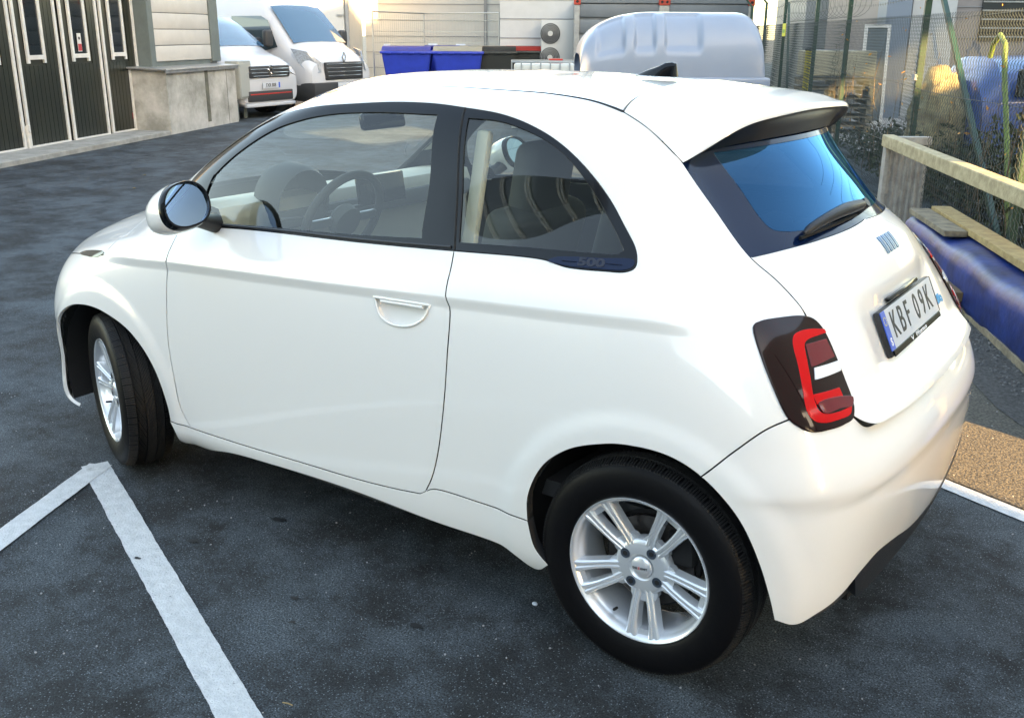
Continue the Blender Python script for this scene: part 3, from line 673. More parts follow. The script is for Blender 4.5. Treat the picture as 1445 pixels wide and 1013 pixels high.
# ---------------- number plate
plate_w=mat('plate_white',(.52,.56,.61),.35,coat=.4); plate_b=mat('plate_blue',(.02,.10,.55),.4,coat=.4); plate_t=mat('plate_ink',(.02,.022,.025),.4); text_w=mat('white_print',(.8,.8,.8),.5); text_grey=mat('faint_print',(.20,.20,.21),.5)
pc=Vector((.409,-.003,.904)); ty=Vector((0,1,0)); tz=Vector((-.046,0,.10)).normalized(); tx=ty.cross(tz).normalized()   # tx = outward
def PF(a,b,o=0): return pc+ty*a+tz*b+tx*o
RP=Matrix((ty,tz,tx)).transposed()
pf=MB().box(PF(0,-.006,-.002),(.526,.128,.016),RP,bev=.004)
plate_o=pf.build('number_plate_holder',black_plastic,car,smooth=True)
MB().box(PF(.017,0,.0075),(.480,.108,.003),RP,bev=.001).build('number_plate',plate_w,plate_o)
MB().box(PF(-.241,0,.0076),(.036,.108,.003),RP,bev=.001).build('country_band',plate_b,plate_o)
MB().box(PF(0,-.062,.0085),(.50,.018,.004),RP,bev=.0015).build('dealer_strip',black_gloss,plate_o)
MB().box(PF(.259,0,.008),(.004,.11,.004),RP).build('plate_edge',black_plastic,plate_o)
def ptxt(s,size,a,b,o,m,xs=1,al='CENTER',bold=0,par=plate_o,name='lettering'): return place_text(name,text_mesh(s,size,.0004,al,xs,bold),m,PF(a,b,o),ty,tz,par)
for ch,a in zip('KBF09K',(-.172,-.105,-.040,.052,.118,.184)): ptxt(ch,.104,a,.001,.0096,plate_t,.80,bold=.0008)
ptxt('S',.030,-.241,-.032,.0097,text_w,1,bold=.001)
for i in range(12):
    a=i*math.pi/6; MB().cyl(PF(-.241+.011*math.cos(a),.026+.011*math.sin(a),.009),PF(-.241+.011*math.cos(a),.026+.011*math.sin(a),.0098),.0018,n=5).build('star',MATS.setdefault('star_yellow',mat('star_yellow',(.7,.6,.1),.5)),plate_o)
ptxt('EVExperten.se',.017,.025,-.062,.0107,text_w,1.15,bold=.0002)
MB().poly([PF(-.083,-.056,.0107),PF(-.070,-.069,.0107),PF(-.057,-.056,.0107),PF(-.063,-.056,.0107),PF(-.070,-.063,.0107),PF(-.077,-.056,.0107)],tx*.0003).build('dealer_logo',text_w,plate_o)
# plate-light lid above the plate
MB().box(PF(0,.070,.002),(.30,.012,.014),RP,bev=.004).build('plate_light',black_gloss,car,smooth=True)
# emblem of four slanted bars with letters between
emb_blue=mat('emblem_blue_grey',(.10,.20,.34),.2,metal=.6)
eb=empty('emblem',(0,0,0)); eb.parent=car
for i in range(4):
    for j in range(2):
        y=-.036+.024*i; a=pt(15.0,0)[0]
        # bar polygons placed on the lid surface through the uv chart
        u=15.05+(i-1.5)*.085+j*.032; 
        L_=loop(*[np.array(s) for s in (((u-.010,6.30),(u+.006,6.30)),((u+.006,6.30),(u+.030,5.80)),((u+.030,5.80),(u+.014,5.80)),((u+.014,5.80),(u-.010,6.30)))])
        V_,F,N=panel_data(L_,offs=.003,gap=0,flange=.003,su=.05,sv=.1); mesh_np('emblem_bar',V_,F,N,emb_blue,eb)
blue_badge=mat('badge_blue',(.03,.38,.72),.25,coat=.5)
p_,n_=pt(15.78,4.53,.0015); q_,_=pt(15.95,4.53,.0015); xd=(q_-p_).normalized(); yd=(n_.cross(xd)).normalized()
place_text('badge_lettering',text_mesh('500',.040,.0012,'CENTER',1.0,.0008),blue_badge,p_,xd,yd,car)
p2=p_+xd*.046
place_text('badge_lettering',text_mesh('e',.046,.0012,'CENTER',1.0,.0012),blue_badge,p2-yd*.002+n_*.0005,xd,yd,car)
# embossed 500 on the quarter frame
p_,n_=pt(10.42,6.55,.0038); q_,_=pt(10.52,6.555,.0038); xd=(q_-p_).normalized(); yd=n_.cross(xd).normalized()
emb=mat('emboss_dark',(.012,.015,.03),.3)
place_text('badge_lettering',text_mesh('500',.030,.0012,'CENTER',1.7,.0012),emb,p_,xd,yd,car)
for s_,e_ in ((-.085,-.042),(.042,.085)):
    MB().bar(p_+xd*s_+n_*.0004,p_+xd*e_+n_*.0004,.0022,.001).build('badge_line',emb,car)
# ---------------- exterior mirror
def make_mirror():
    g=Vector((.93,.02,.36)).normalized(); lx=Vector((0,0,1)).cross(g).normalized(); ly=g.cross(lx)   # lx outward? (+y side), ly up
    C=Vector((-1.605,-.925,1.133))
    def outline(t,a=.093,b=.074):
        # egg: wider towards the car at the bottom
        ct,st=math.cos(t),math.sin(t); e=.86
        x=a*abs(ct)**e*(1 if ct>0 else -1); y=b*abs(st)**e*(1 if st>0 else -1)
        return x*(1-.10*y/b*(1 if x<0 else .2)),y+.010*x/a
    N_=40; ob=None
    def ringpts(s,d,off=(0,0)):
        return [C+lx*(outline(2*math.pi*j/N_)[0]*s+off[0])+ly*(outline(2*math.pi*j/N_)[1]*s+off[1])-g*d for j in range(N_)]
    def loft(name,spec,m,par,cap0=False,cap1=False):
        b=MB(); rs=[[b.bm.verts.new(p) for p in ringpts(*s_)] for s_ in spec]
        for A,Bq in zip(rs,rs[1:]):
            for j in range(N_): b.bm.faces.new((A[j],A[(j+1)%N_],Bq[(j+1)%N_],Bq[j]))
        if cap0:b.bm.faces.new(rs[0])
        if cap1:b.bm.faces.new(rs[-1])
        return b.build(name,m,par,smooth=True,ang=40)
    sh=loft('mirror_housing',[(1.035,.012),(1.055,.025),(1.06,.045),(1.03,.075),(.93,.105),(.74,.130),(.45,.146),(.15,.152)],white,car,cap1=True)
    loft('mirror_bezel',[(.90,.002),(.905,-.004),(.98,-.004),(1.03,.004),(1.045,.016),(1.04,.022)],black_gloss,sh)
    loft('mirror_glass',[(.895,.0035),(.5,.0030),(.02,.0028)],mirror_m,sh,cap1=True)
    # black foot and door triangle
    MB().tube([C+Vector((-.045,.06,-.055)),C+Vector((-.050,.10,-.075)),Vector((-1.665,-.775,1.045))],[.030,.026,.034],12).build('mirror_arm',black_plastic,sh,smooth=True,ang=60)
    return sh
mir=make_mirror()
mo=mirror_obj(mir,car)
for ch in [x for x in bpy.data.objects if x.parent==mir]: mirror_obj(ch,mo)
tri=crom(np.array([(5.45,6.60),(6.33,6.66),(6.30,6.75),(5.75,7.45),(5.23,8.05),(5.0,8.25),(4.75,7.75)]),True)
panel('mirror_triangle',black_gloss,car,loop(*[np.array([a,b]) for a,b in zip([(5.45,6.60),(6.28,6.66),(5.14,8.22),(4.72,7.75)],[(6.28,6.66),(5.14,8.22),(4.72,7.75),(5.45,6.60)])]),offs=.003,gap=0,flange=.003,mirror=True,su=.06,sv=.1)
# ---------------- wheels
def tyre_meshes():
    t=MB().lathe([(.203,-.076),(.207,-.084),(.214,-.088),(.226,-.0925),(.245,-.0955),(.262,-.0955),(.278,-.0925),(.290,-.087),(.298,-.080),(.3015,-.070),(.3025,-.045),(.303,0),(.3025,.045),(.3015,.070),(.298,.080),(.290,.087),(.278,.0925),(.245,.0955),(.214,.088),(.203,.078)],112)
    for r_ in (.232,.2335,.270,.2715): pass
    tr=bmesh.new()
    def block(a0,a1,h0,h1,r,sk=0,rb=.300,r2=None):
        r2=r if r2 is None else r2
        vs=[]
        for rr_,hh in ((rb,h0),(rb,h1)): 
            for a in (a0,a1): vs.append(tr.verts.new((math.cos(a+sk*hh)*rr_,hh,math.sin(a+sk*hh)*rr_)))
        for (rr_,hh) in ((r,h0+.0008),(r2,h1-.0008)):
            for a in (a0+.003,a1-.003): vs.append(tr.verts.new((math.cos(a+sk*hh)*rr_,hh,math.sin(a+sk*hh)*rr_)))
        a,b,c_,d,e,f,g_,h=vs
        for q in ((e,f,h,g_),(a,b,f,e),(c_,g_,h,d),(a,e,g_,c_),(b,d,h,f)): tr.faces.new(q)
    n=74
    for i in range(n):
        a=2*math.pi*i/n; da=2*math.pi/n
        jit=(0,.004,-.003)[i%3]
        for s in (-1,1):
            for q in range(3):   # siped blocks
                f0=q*.30; f1=f0+.225
                block(a+da*f0+jit,a+da*f1+jit,min(s*.083,s*.052),max(s*.083,s*.052),*( (.2985,0,.294,.3095) if s<0 else (.3095,0,.298,.2985)))
                block(a+da*(f0+.3)+jit,a+da*(f1+.3)+jit,min(s*.048,s*.020),max(s*.048,s*.020),.3112,sk=s*7.5)
        for q in range(2): block(a+da*.5*q,a+da*(.5*q+.36),-.0165,.0165,.3115,sk=4)
    bmesh.ops.recalc_face_normals(tr,faces=tr.faces)
    me=bpy.data.meshes.new('tread'); tr.to_mesh(me); tr.free()
    return t,me
def lettering_arc(body,size,rad,ang0,m,par,hy,gap=1.0):
    # raised lettering following the sidewall, read from outside (-y)
    for i,ch in enumerate(body):
        if ch==' ': continue
        a=ang0-(i-(len(body)-1)/2)*size*.72*gap/rad
        me=text_mesh(ch,size,.0006,'CENTER',1,0)
        x=Vector((math.sin(a),0,-math.cos(a))); y=Vector((math.cos(a),0,math.sin(a)))
        # outward is -y : x cross y must be -Y
        if x.cross(y).y>0: x=-x
        place_text('lettering',me,m,Vector((math.cos(a)*rad,hy,math.sin(a)*rad)),x,y,par)
steel_blue=mat('bolt_hollow',(.05,.07,.10),.4,metal=.4)
def make_wheel():
    wh=empty('wheel',(0,0,0)); wh.parent=car
    t,trm=tyre_meshes(); ty_=t.build('tyre',rubber_side,wh,smooth=True,ang=50); link('tread',trm,rubber,ty_)
    rim=MB().lathe([(.2005,-.0725),(.2065,-.0775),(.2080,-.0835),(.2055,-.0875),(.2015,-.0865),(.1975,-.0800),(.1935,-.0745),(.1915,-.066),(.1880,-.058),(.1830,-.050),(.1805,-.030),(.1790,.0),(.1790,.045),(.186,.065),(.203,.082),(.203,.086)],96).build('rim',alloy,wh,smooth=True,ang=50)
    sp=MB()
    # hub disc
    sp.lathe([(.0005,-.052),(.031,-.052),(.034,-.0535),(.038,-.0585),(.066,-.0595),(.075,-.0570),(.081,-.049),(.083,-.034),(.080,-.018),(.0005,-.018)],64)
    hubo=sp.build('hub',alloy,rim,smooth=True,ang=40)
    for k in range(5):
        a0=math.radians(-90+72*k)
        er=Vector((math.cos(a0),0,math.sin(a0))); et=Vector((-math.sin(a0),0,math.cos(a0))); ey=Vector((0,-1,0))
        b=MB()
        for s in (-1,1):
            # path of this bar: r, tangential offset, face height, half width
            st=[(.050,.0125,.0575,.0125),(.078,.0175,.0615,.0122),(.10,.0225,.0655,.0118),(.125,.0265,.0700,.0120),(.150,.0300,.0740,.0125),(.172,.0325,.0775,.0140),(.187,.0345,.0800,.0165),(.198,.0365,.0815,.0200)]
            rs=[]
            for r_,o_,hy,hw in st:
                hwb=hw*1.25
                sec=[(-hwb,-.030),(-hw,-.004),(-hw*.72,0),(-hw*.30,0),(-hw*.12,-.0028),(hw*.12,-.0028),(hw*.30,0),(hw*.72,0),(hw,-.004),(hwb,-.030)]
                rs.append([b.bm.verts.new(er*r_+et*(s*o_+x)+ey*(hy+y)) for x,y in sec])
            for A,Bq in zip(rs,rs[1:]):
                for j in range(len(A)): b.bm.faces.new((A[j],A[(j+1)%len(A)],Bq[(j+1)%len(A)],Bq[j]))
            b.bm.faces.new(rs[0]);b.bm.faces.new(rs[-1])
        # webs joining the two bars
        for r0,r1,hy0,hy1,o0,o1 in ((.050,.098,.050,.0575,.016,.0225),(.178,.196,.068,.072,.034,.038)):
            b.poly([er*r0-et*o0+ey*hy0,er*r0+et*o0+ey*hy0,er*r1+et*o1+ey*hy1,er*r1-et*o1+ey*hy1],-ey*.02)
        # shoulders sweeping from the hub to the neighbouring pair
        for s in (-1,1):
            pts=[er*.05+et*s*.018+ey*.050,er*.100+et*s*.030+ey*.056,er*.082+et*s*.040+ey*.052,er*.052+et*s*.040+ey*.048]
            b.poly(pts if s>0 else pts[::-1],-ey*.02)
        b.build('spoke',alloy,rim,smooth=True,ang=28)
    for k in range(4):
        a=math.radians(45+90*k+8); p=Vector((math.cos(a)*.0565,-.0598,math.sin(a)*.0565))
        MB().lathe([(.0145,.0004),(.0140,-.0008),(.0125,-.0008),(.0118,.0002),(.0001,.0002)],20,M=Matrix.Translation(p)).build('bolt_recess',steel_blue,rim,smooth=True,ang=40)
        MB().cyl(p+Vector((0,-.0002,0)),p+Vector((0,-.0012,0)),.0075,n=6).build('wheel_bolt',black_liner,rim)
    cap=MB().lathe([(.0001,-.0655),(.012,-.0655),(.026,-.0615),(.0305,-.0585),(.031,-.054)],48).build('centre_cap',alloy,rim,smooth=True,ang=50)
    for i,(ch) in enumerate('DEZENT'):
        me=text_mesh(ch,.0085,.0003,'CENTER',1.1,.0003); rd=MATS['cap_red'] if ch=='Z' else plate_t
        place_text('lettering',me,rd,Vector((-.0185+.0075*i,-.0662,0)),(1,0,0),(0,0,1),cap)
    # valve and balance print
    a=math.radians(-122); MB().cyl((math.cos(a)*.170,-.050,math.sin(a)*.170),(math.cos(a)*.160,-.074,math.sin(a)*.160),.0042,n=8).build('valve',black_liner,rim)
    # brake disc and caliper
    br=MB().lathe([(.001,-.020),(.075,-.020),(.076,-.006),(.128,-.006),(.128,.008),(.001,.008)],64)
    for k in range(24):
        a=k*math.pi/12; r_=.09+.022*(k%2); br.cyl((math.cos(a)*r_,-.0065,math.sin(a)*r_),(math.cos(a)*r_,-.0058,math.sin(a)*r_),.0035,n=8)
    br.build('brake_disc',steel,wh,smooth=True,ang=30)
    MB().box((.10,.0,.055),(.07,.05,.10),bev=.012).build('brake_caliper',black_liner,wh,smooth=True)
    MB().cyl((0,.01,0),(0,.30,0),.14,.08,24).build('axle_hub',black_liner,wh)
    return wh
mat('cap_red',(.5,.02,.02),.4)
w0=make_wheel(); w0.location=(0,-.738,.311); w0.rotation_euler=(0,math.radians(-7),0)
def place_wheel(x,y,rz,ry=0):
    o=copy_tree(w0,car); o.location=(x,y,.311); o.rotation_euler=(0,ry,rz); return o
place_wheel(-2.322,-.742,math.radians(-21),.4)
place_wheel(0,.738,math.pi,.9); place_wheel(-2.322,.738,math.pi-math.radians(21),.2)
# ---------------- underside, wheel wells, inner shell
u_=MB(); u_.box((-1.16,0,.235),(1.50,1.36,.10)).box((-2.75,0,.26),(.44,1.30,.16)).box((.16,0,.35),(.26,.9,.14)).box((-1.2,0,.30),(3.3,.9,.2))
u_.build('underbody',black_liner,car)
for ax in (-2.322,0.0):
    for sg in (-1,1):
        b=MB(); rs=[]
        for y in (.78,.60,.47): rs.append([b.bm.verts.new((ax+math.cos(t)*(.375 if y>.5 else .36),sg*y,.315+math.sin(t)*.375)) for t in np.linspace(.0 if ax==0 else -.3,math.pi+.33,26)])
        for A,Bq in zip(rs,rs[1:]):
            for j in range(25): b.bm.faces.new((A[j],A[j+1],Bq[j+1],Bq[j]))
        ctr=b.bm.verts.new((ax,sg*.47,.25))
        for j in range(25): b.bm.faces.new((rs[-1][j],rs[-1][j+1],ctr))
        b.build('wheel_well',black_liner,car,smooth=True)
# inner skin behind the panels, with openings for the glass
def shell():
    us=np.arange(0,30.001,.1); vs=np.arange(1.2,13.001,.12); U_,V_=np.meshgrid(us,vs)
    P,n,_,_=SF(U_.ravel(),V_.ravel(),-.022); P=P.reshape(U_.shape+(3,))
    uu=np.where(U_>15,30-U_,U_); cen=np.stack([(uu[:-1,:-1]+uu[1:,1:])/2*US,(V_[:-1,:-1]+V_[1:,1:])/2],-1).reshape(-1,2)
    sc=np.array([US,1.]); op=pip(cen,win_o*sc)
    ws=loop(np.array([(0,7.35),(0,10.95)]),head_line,R(wind_side),crom(np.array([(3.42,7.12),(1.5,7.35),(0,7.35)])))
    op|=pip(cen,ws*sc)|pip(cen,gl_in*sc)
    cu=cen/sc
    Pc=evalc(D_,cu[:,0],cu[:,1])[0]
    for ax in (-2.322,0.0): op|=(np.hypot(Pc[:,0]-ax,Pc[:,2]-.31)<.40)&(Pc[:,2]<.75)&(np.abs(Pc[:,1])>.6)
    # the folded corners under the sill
    nv,nu=U_.shape; ix=np.arange(nv*nu).reshape(nv,nu)
    q=np.stack([ix[:-1,:-1],ix[:-1,1:],ix[1:,1:],ix[1:,:-1]],-1).reshape(-1,4)[~op]
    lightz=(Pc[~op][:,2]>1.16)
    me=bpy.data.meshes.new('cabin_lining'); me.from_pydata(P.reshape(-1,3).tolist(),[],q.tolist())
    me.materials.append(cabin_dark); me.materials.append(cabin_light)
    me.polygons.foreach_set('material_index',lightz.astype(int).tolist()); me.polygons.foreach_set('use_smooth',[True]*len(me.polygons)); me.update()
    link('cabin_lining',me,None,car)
shell()
# ---------------- cabin
MB().box((-1.0,0,.42),(2.3,1.45,.05)).build('cabin_floor',cabin_dark,car)
d=MB(); secs=[]
for y in np.linspace(-.70,.70,13):
    k=1-(abs(y)/.72)**4*.25
    secs.append([d.bm.verts.new((x,y,z)) for x,z in ((-2.20*k-.25*(1-k)-.0,1.02),(-1.98,1.065),(-1.80,1.085),(-1.735,1.075),(-1.715,1.03),(-1.74,.94),(-1.72,.72),(-1.95,.55))])
for A,Bq in zip(secs,secs[1:]):
    for j in range(7): d.bm.faces.new((A[j],A[j+1],Bq[j+1],Bq[j]))
d.build('dashboard',cabin_light,car,smooth=True,ang=50)
MB().box((-1.705,.10,1.0),(.03,1.15,.07),bev=.015).build('dash_trim',cabin_grey,car,smooth=True)
pod=MB().lathe([(.125,-.02),(.135,0),(.135,.08),(.11,.13),(.02,.16)],32,axis='Z',M=Matrix.Translation((-1.68,-.37,1.06))@Matrix.Rotation(math.radians(-80),4,'Y')).build('instrument_pod',cabin_dark,car,smooth=True)
MB().box((-1.62,0,1.073),(.018,.265,.115),Matrix.Rotation(math.radians(-8),3,'Y'),bev=.006).build('touch_screen',black_gloss,car,smooth=True)
sw=empty('steering_wheel',(-1.47,-.37,1.02)); sw.parent=car; sw.rotation_euler=(0,math.radians(-66),0)
MB().tube([(math.cos(a)*.180,math.sin(a)*.180,0) for a in np.linspace(0,2*math.pi,48,endpoint=False)],.0155,10,True).build('wheel_rim',cabin_dark,sw,smooth=True,ang=80)
MB().lathe([(.001,.022),(.05,.020),(.062,.005),(.06,-.03),(.001,-.03)],32,axis='Z').build('wheel_hub',cabin_grey,sw,smooth=True)
for a in (90,-90,180): MB().bar((math.cos(math.radians(a))*.05,math.sin(math.radians(a))*.05,0),(math.cos(math.radians(a))*.175,math.sin(math.radians(a))*.175,0),.036,.012,bev=.004).build('wheel_spoke',alloy_dark,sw,smooth=True)
for a,b_ in ((-1.60,-.56),(-1.60,-.18)): MB().bar((a,-.37+(.05 if b_>-.3 else -.05),1.02),(a+.03,b_,1.035),.022,.010,bev=.004).build('control_stalk',cabin_dark,car,smooth=True)
def seat(y,x=-.68):
    s=empty('front_seat',(x,y,.42)); s.parent=car
    MB().box((-.32,0,.16),(.52,.46,.16),Matrix.Rotation(math.radians(8),3,'Y'),bev=.06,seg=4).build('seat_cushion',cabin_grey,s,smooth=True,ang=60)
    MB().box((-.02,0,.44),(.13,.44,.62),Matrix.Rotation(math.radians(14),3,'Y'),bev=.05,seg=4).build('seat_back',cabin_grey,s,smooth=True,ang=60)
    MB().box((.055,0,.80),(.09,.25,.27),Matrix.Rotation(math.radians(10),3,'Y'),bev=.04,seg=5).build('headrest',cabin_grey,s,smooth=True,ang=60)
seat(-.36);seat(.36)
MB().box((-.18,0,.62),(.42,1.20,.16),bev=.05,seg=3).build('rear_seat_cushion',cabin_grey,car,smooth=True)
MB().box((.02,0,.88),(.12,1.18,.50),Matrix.Rotation(math.radians(15),3,'Y'),bev=.05,seg=3).build('rear_seat_back',cabin_grey,car,smooth=True)
for y in (-.30,.30): MB().box((.075,y,1.13),(.08,.22,.12),Matrix.Rotation(math.radians(12),3,'Y'),bev=.03,seg=3).build('rear_headrest',cabin_grey,car,smooth=True)
MB().box((.04,0,1.03),(.22,.9,.02)).build('parcel_shelf',cabin_dark,car)
rmv=MB().box((-1.60,0,1.335),(.035,.235,.065),Matrix.Rotation(math.radians(-12),3,'Y'),bev=.014,seg=3).build('rear_view_mirror',black_gloss,car,smooth=True)
MB().bar((-1.63,0,1.36),(-1.66,0,1.43),.03,.03,bev=.008).build('mirror_stem',black_plastic,rmv,smooth=True)
for sg in (-1,1):
    MB().box((-.67,sg*.640,1.17),(.045,.03,.46),Matrix.Rotation(math.radians(sg*14),3,'X'),bev=.01).build('pillar_lining',cabin_light,car,smooth=True)

# ================= ground
def asphalt_mat(name,base,warm=0):
    m=bpy.data.materials.new(name); m.use_nodes=True; t=m.node_tree; b=t.nodes['Principled BSDF']; N=t.nodes.new; Lk=t.links.new
    tc=N('ShaderNodeTexCoord')
    def noise(sc,det=5,ro=.6):
        n=N('ShaderNodeTexNoise'); n.inputs['Scale'].default_value=sc; n.inputs['Detail'].default_value=det; n.inputs['Roughness'].default_value=ro; Lk(tc.outputs['Object'],n.inputs['Vector']); return n.outputs['Fac']
    def ramp(x,p0,p1,c0,c1):
        r=N('ShaderNodeValToRGB'); r.color_ramp.elements[0].position=p0; r.color_ramp.elements[1].position=p1; r.color_ramp.elements[0].color=(*c0,1); r.color_ramp.elements[1].color=(*c1,1); Lk(x,r.inputs[0]); return r.outputs[0]
    def mix(f,a,b_,ty='MIX'):
        x=N('ShaderNodeMix'); x.data_type='RGBA'; x.blend_type=ty
        if isinstance(f,float): x.inputs[0].default_value=f
        else: Lk(f,x.inputs[0])
        for s_,v in ((6,a),(7,b_)):
            if isinstance(v,tuple): x.inputs[s_].default_value=(*v,1)
            else: Lk(v,x.inputs[s_])
        return x.outputs[2]
    d=tuple(c*.38 for c in base); l=tuple(min(1,c*1.7) for c in base)
    c1=ramp(noise(1.3,10,.78),.41,.57,d,l)                       # damp dark / dry light patches
    c2=mix(ramp(noise(3.3,6,.7),.50,.66,(0,0,0),(1,1,1)),c1,tuple(c*.22 for c in base))
    g=ramp(noise(175,4,.8),.40,.62,(.05,.05,.05),(2.3,2.3,2.3)) # aggregate grain
    c3=mix(1.0,c2,g,'MULTIPLY')
    vo=N('ShaderNodeTexVoronoi'); vo.inputs['Scale'].default_value=165; Lk(tc.outputs['Object'],vo.inputs['Vector'])
    vr=N('ShaderNodeSeparateColor'); Lk(vo.outputs['Color'],vr.inputs[0])
    f1=ramp(vo.outputs['Distance'],.14,.42,(1,1,1),(0,0,0)); f2=ramp(vr.outputs[0],.72,.86,(0,0,0),(1,1,1))
    ff=mix(1.0,f1,f2,'MULTIPLY')
    c4=mix(ff,c3,tuple(min(1,c*4.5+.05) for c in base))
    # larger chalky smudges
    c5=mix(ramp(noise(2.1,8,.75),.60,.74,(0,0,0),(.5,.5,.5)),c4,tuple(c*2.6 for c in base))
    Lk(c5,b.inputs['Base Color']); b.inputs['Roughness'].default_value=.72; b.inputs['Specular IOR Level'].default_value=.35
    bp=N('ShaderNodeBump'); bp.inputs['Strength'].default_value=.9; bp.inputs['Distance'].default_value=.006
    Lk(noise(240,4,.75),bp.inputs['Height']); Lk(bp.outputs[0],b.inputs['Normal'])
    MATS[name]=m; return m
asph=asphalt_mat('asphalt',(.031,.041,.049))
g=MB().quad((-250,-250,0),(250,-250,0),(250,250,0),(-250,250,0)).build('ground',asph); tag(g,kind='structure')
gravel=mat('gravel',(.085,.085,.082),.9,noise=(60,.75),bump=(90,1.0))
# painted bay lines with ragged edges
paint=mat('road_paint',(.60,.63,.65),.65,noise=(30,.30,(.46,.49,.51)),bump=(160,.8))
_t=paint.node_tree; _b=_t.nodes['Principled BSDF']; _src=_b.inputs['Base Color'].links[0].from_socket
_tc=_t.nodes.new('ShaderNodeTexCoord'); _mx=None
def _wear(scale,p0,p1,col,src,det=8):
    n=_t.nodes.new('ShaderNodeTexNoise'); n.inputs['Scale'].default_value=scale; n.inputs['Detail'].default_value=det; n.inputs['Roughness'].default_value=.75; _t.links.new(_tc.outputs['Object'],n.inputs['Vector'])
    r=_t.nodes.new('ShaderNodeValToRGB'); r.color_ramp.elements[0].position=p0; r.color_ramp.elements[1].position=p1; _t.links.new(n.outputs['Fac'],r.inputs[0])
    x=_t.nodes.new('ShaderNodeMix'); x.data_type='RGBA'; _t.links.new(r.outputs[0],x.inputs[0]); _t.links.new(src,x.inputs[6]); x.inputs[7].default_value=(*col,1); return x.outputs[2]
_s=_wear(70,.63,.68,(.10,.11,.12),_src); _s=_wear(6,.60,.76,(.26,.28,.29),_s); _t.links.new(_s,_b.inputs['Base Color'])
def road_line(a,b,wd,label_=None,z=.004):
    a=Vector(a);b=Vector(b); L=(b-a).length; t=(b-a)/L; nrm_=Vector((-t.y,t.x,0)); n=int(L/.012)
    bm=bmesh.new(); prev=None; e1=e2=0
    for i in range(n+1):
        e1=e1*.75+random.uniform(-1,1)*.0010; e2=e2*.75+random.uniform(-1,1)*.0010
        p=a+t*(L*i/n); c_=[p+nrm_*(-wd/2+e1),p-nrm_*0,p+nrm_*(wd/2+e2)]
        vs=[bm.verts.new((q.x,q.y,z)) for q in c_]
        if prev:
            for j in range(2): bm.faces.new((prev[j],vs[j],vs[j+1],prev[j+1]))
        prev=vs
    bmesh.ops.recalc_face_normals(bm,faces=bm.faces)
    me=bpy.data.meshes.new('painted_line'); bm.to_mesh(me); bm.free()
    o=link('painted_line',me,paint); tag(o,kind='structure'); return o
dB=Vector((.925,-.378,0)).normalized()
road_line(Vector((-2.41,-.885,0)),Vector((-2.41,-.885,0))+dB*6,.102)
dA=(Vector((-2.11,-1.435,0))-Vector((-2.395,-.86,0))).normalized()
road_line(Vector((-2.385,-.875,0)),Vector((-2.395,-.86,0))+dA*5,.098,z=.0055)
dC=Vector((.28,-.108,0)).normalized()
road_line(Vector((.43,.93,0))-dC*1.0,Vector((.43,.93,0))+dC*4,.082)
# oil spots and litter
spot=mat('oil_stain',(.010,.012,.014),.55)
def blob(x,y,a,b,ang,m,name,label,cat,grp=None,z=.0042,h=0):
    bm=bmesh.new(); vs=[]
    for i in range(22):
        t=2*math.pi*i/22; r=1+.45*(random.random()-.5)
        px_,py_=a*r*math.cos(t),b*r*math.sin(t); vs.append(bm.verts.new((px_*math.cos(ang)-py_*math.sin(ang),px_*math.sin(ang)+py_*math.cos(ang),0)))
    bm.faces.new(vs); me=bpy.data.meshes.new(name); bm.to_mesh(me); bm.free()
    o=link(name,me,m); o.location=(x,y,z); tag(o,kind='structure') if cat is None else tag(o,label,cat,grp); return o
for px_ in ((-1.02,-1.105,.016,.008,.3),(-.93,-1.20,.010,.006,.9),(.06,-1.27,.013,.009,.2),(-.29,-1.38,.022,.012,.1),(-.40,-1.50,.018,.010,.5),(-1.62,-1.24,.014,.007,.1),(-1.45,-.78,.03,.014,.4),(-1.57,-1.06,.016,.012,.6),(-.62,-1.0,.02,.012,.2)):
    blob(*px_,spot,'oil_stain',None,None)

# ================= left workshop building, local frame: s along the wall, n out of it, z up
dark_door=mat('door_dark_green',(.015,.018,.011),.35,coat=.5,coat_r=.15,noise=(2.2,.35))
door_white=mat('door_trim_white',(.66,.65,.62),.45,noise=(9,.15))
cream=mat('cream_cladding',(.52,.50,.46),.55,noise=(3,.10),bump=(60,.08))
greytrim=mat('grey_green_trim',(.13,.16,.155),.5,noise=(4,.2))
concrete=mat('concrete',(.36,.355,.33),.85,noise=(5,.35,(.22,.22,.20)),bump=(45,.5))
concrete_d=mat('stained_concrete',(.52,.51,.48),.85,noise=(2.3,.4,(.25,.25,.22)),bump=(30,.4))
flash=mat('flashing_metal',(.42,.43,.43),.35,metal=.6,noise=(6,.3))
win_dark=mat('dark_glazing',(.010,.014,.016),.06,coat=1,coat_r=.02)
WW=Vector((-12.51,4.23,0)); WD=Vector((-.43,.903,0)); WN=Vector((.903,.43,0))
WM=Matrix(((WD.x,WN.x,0,WW.x),(WD.y,WN.y,0,WW.y),(0,0,1,0),(0,0,0,1)))
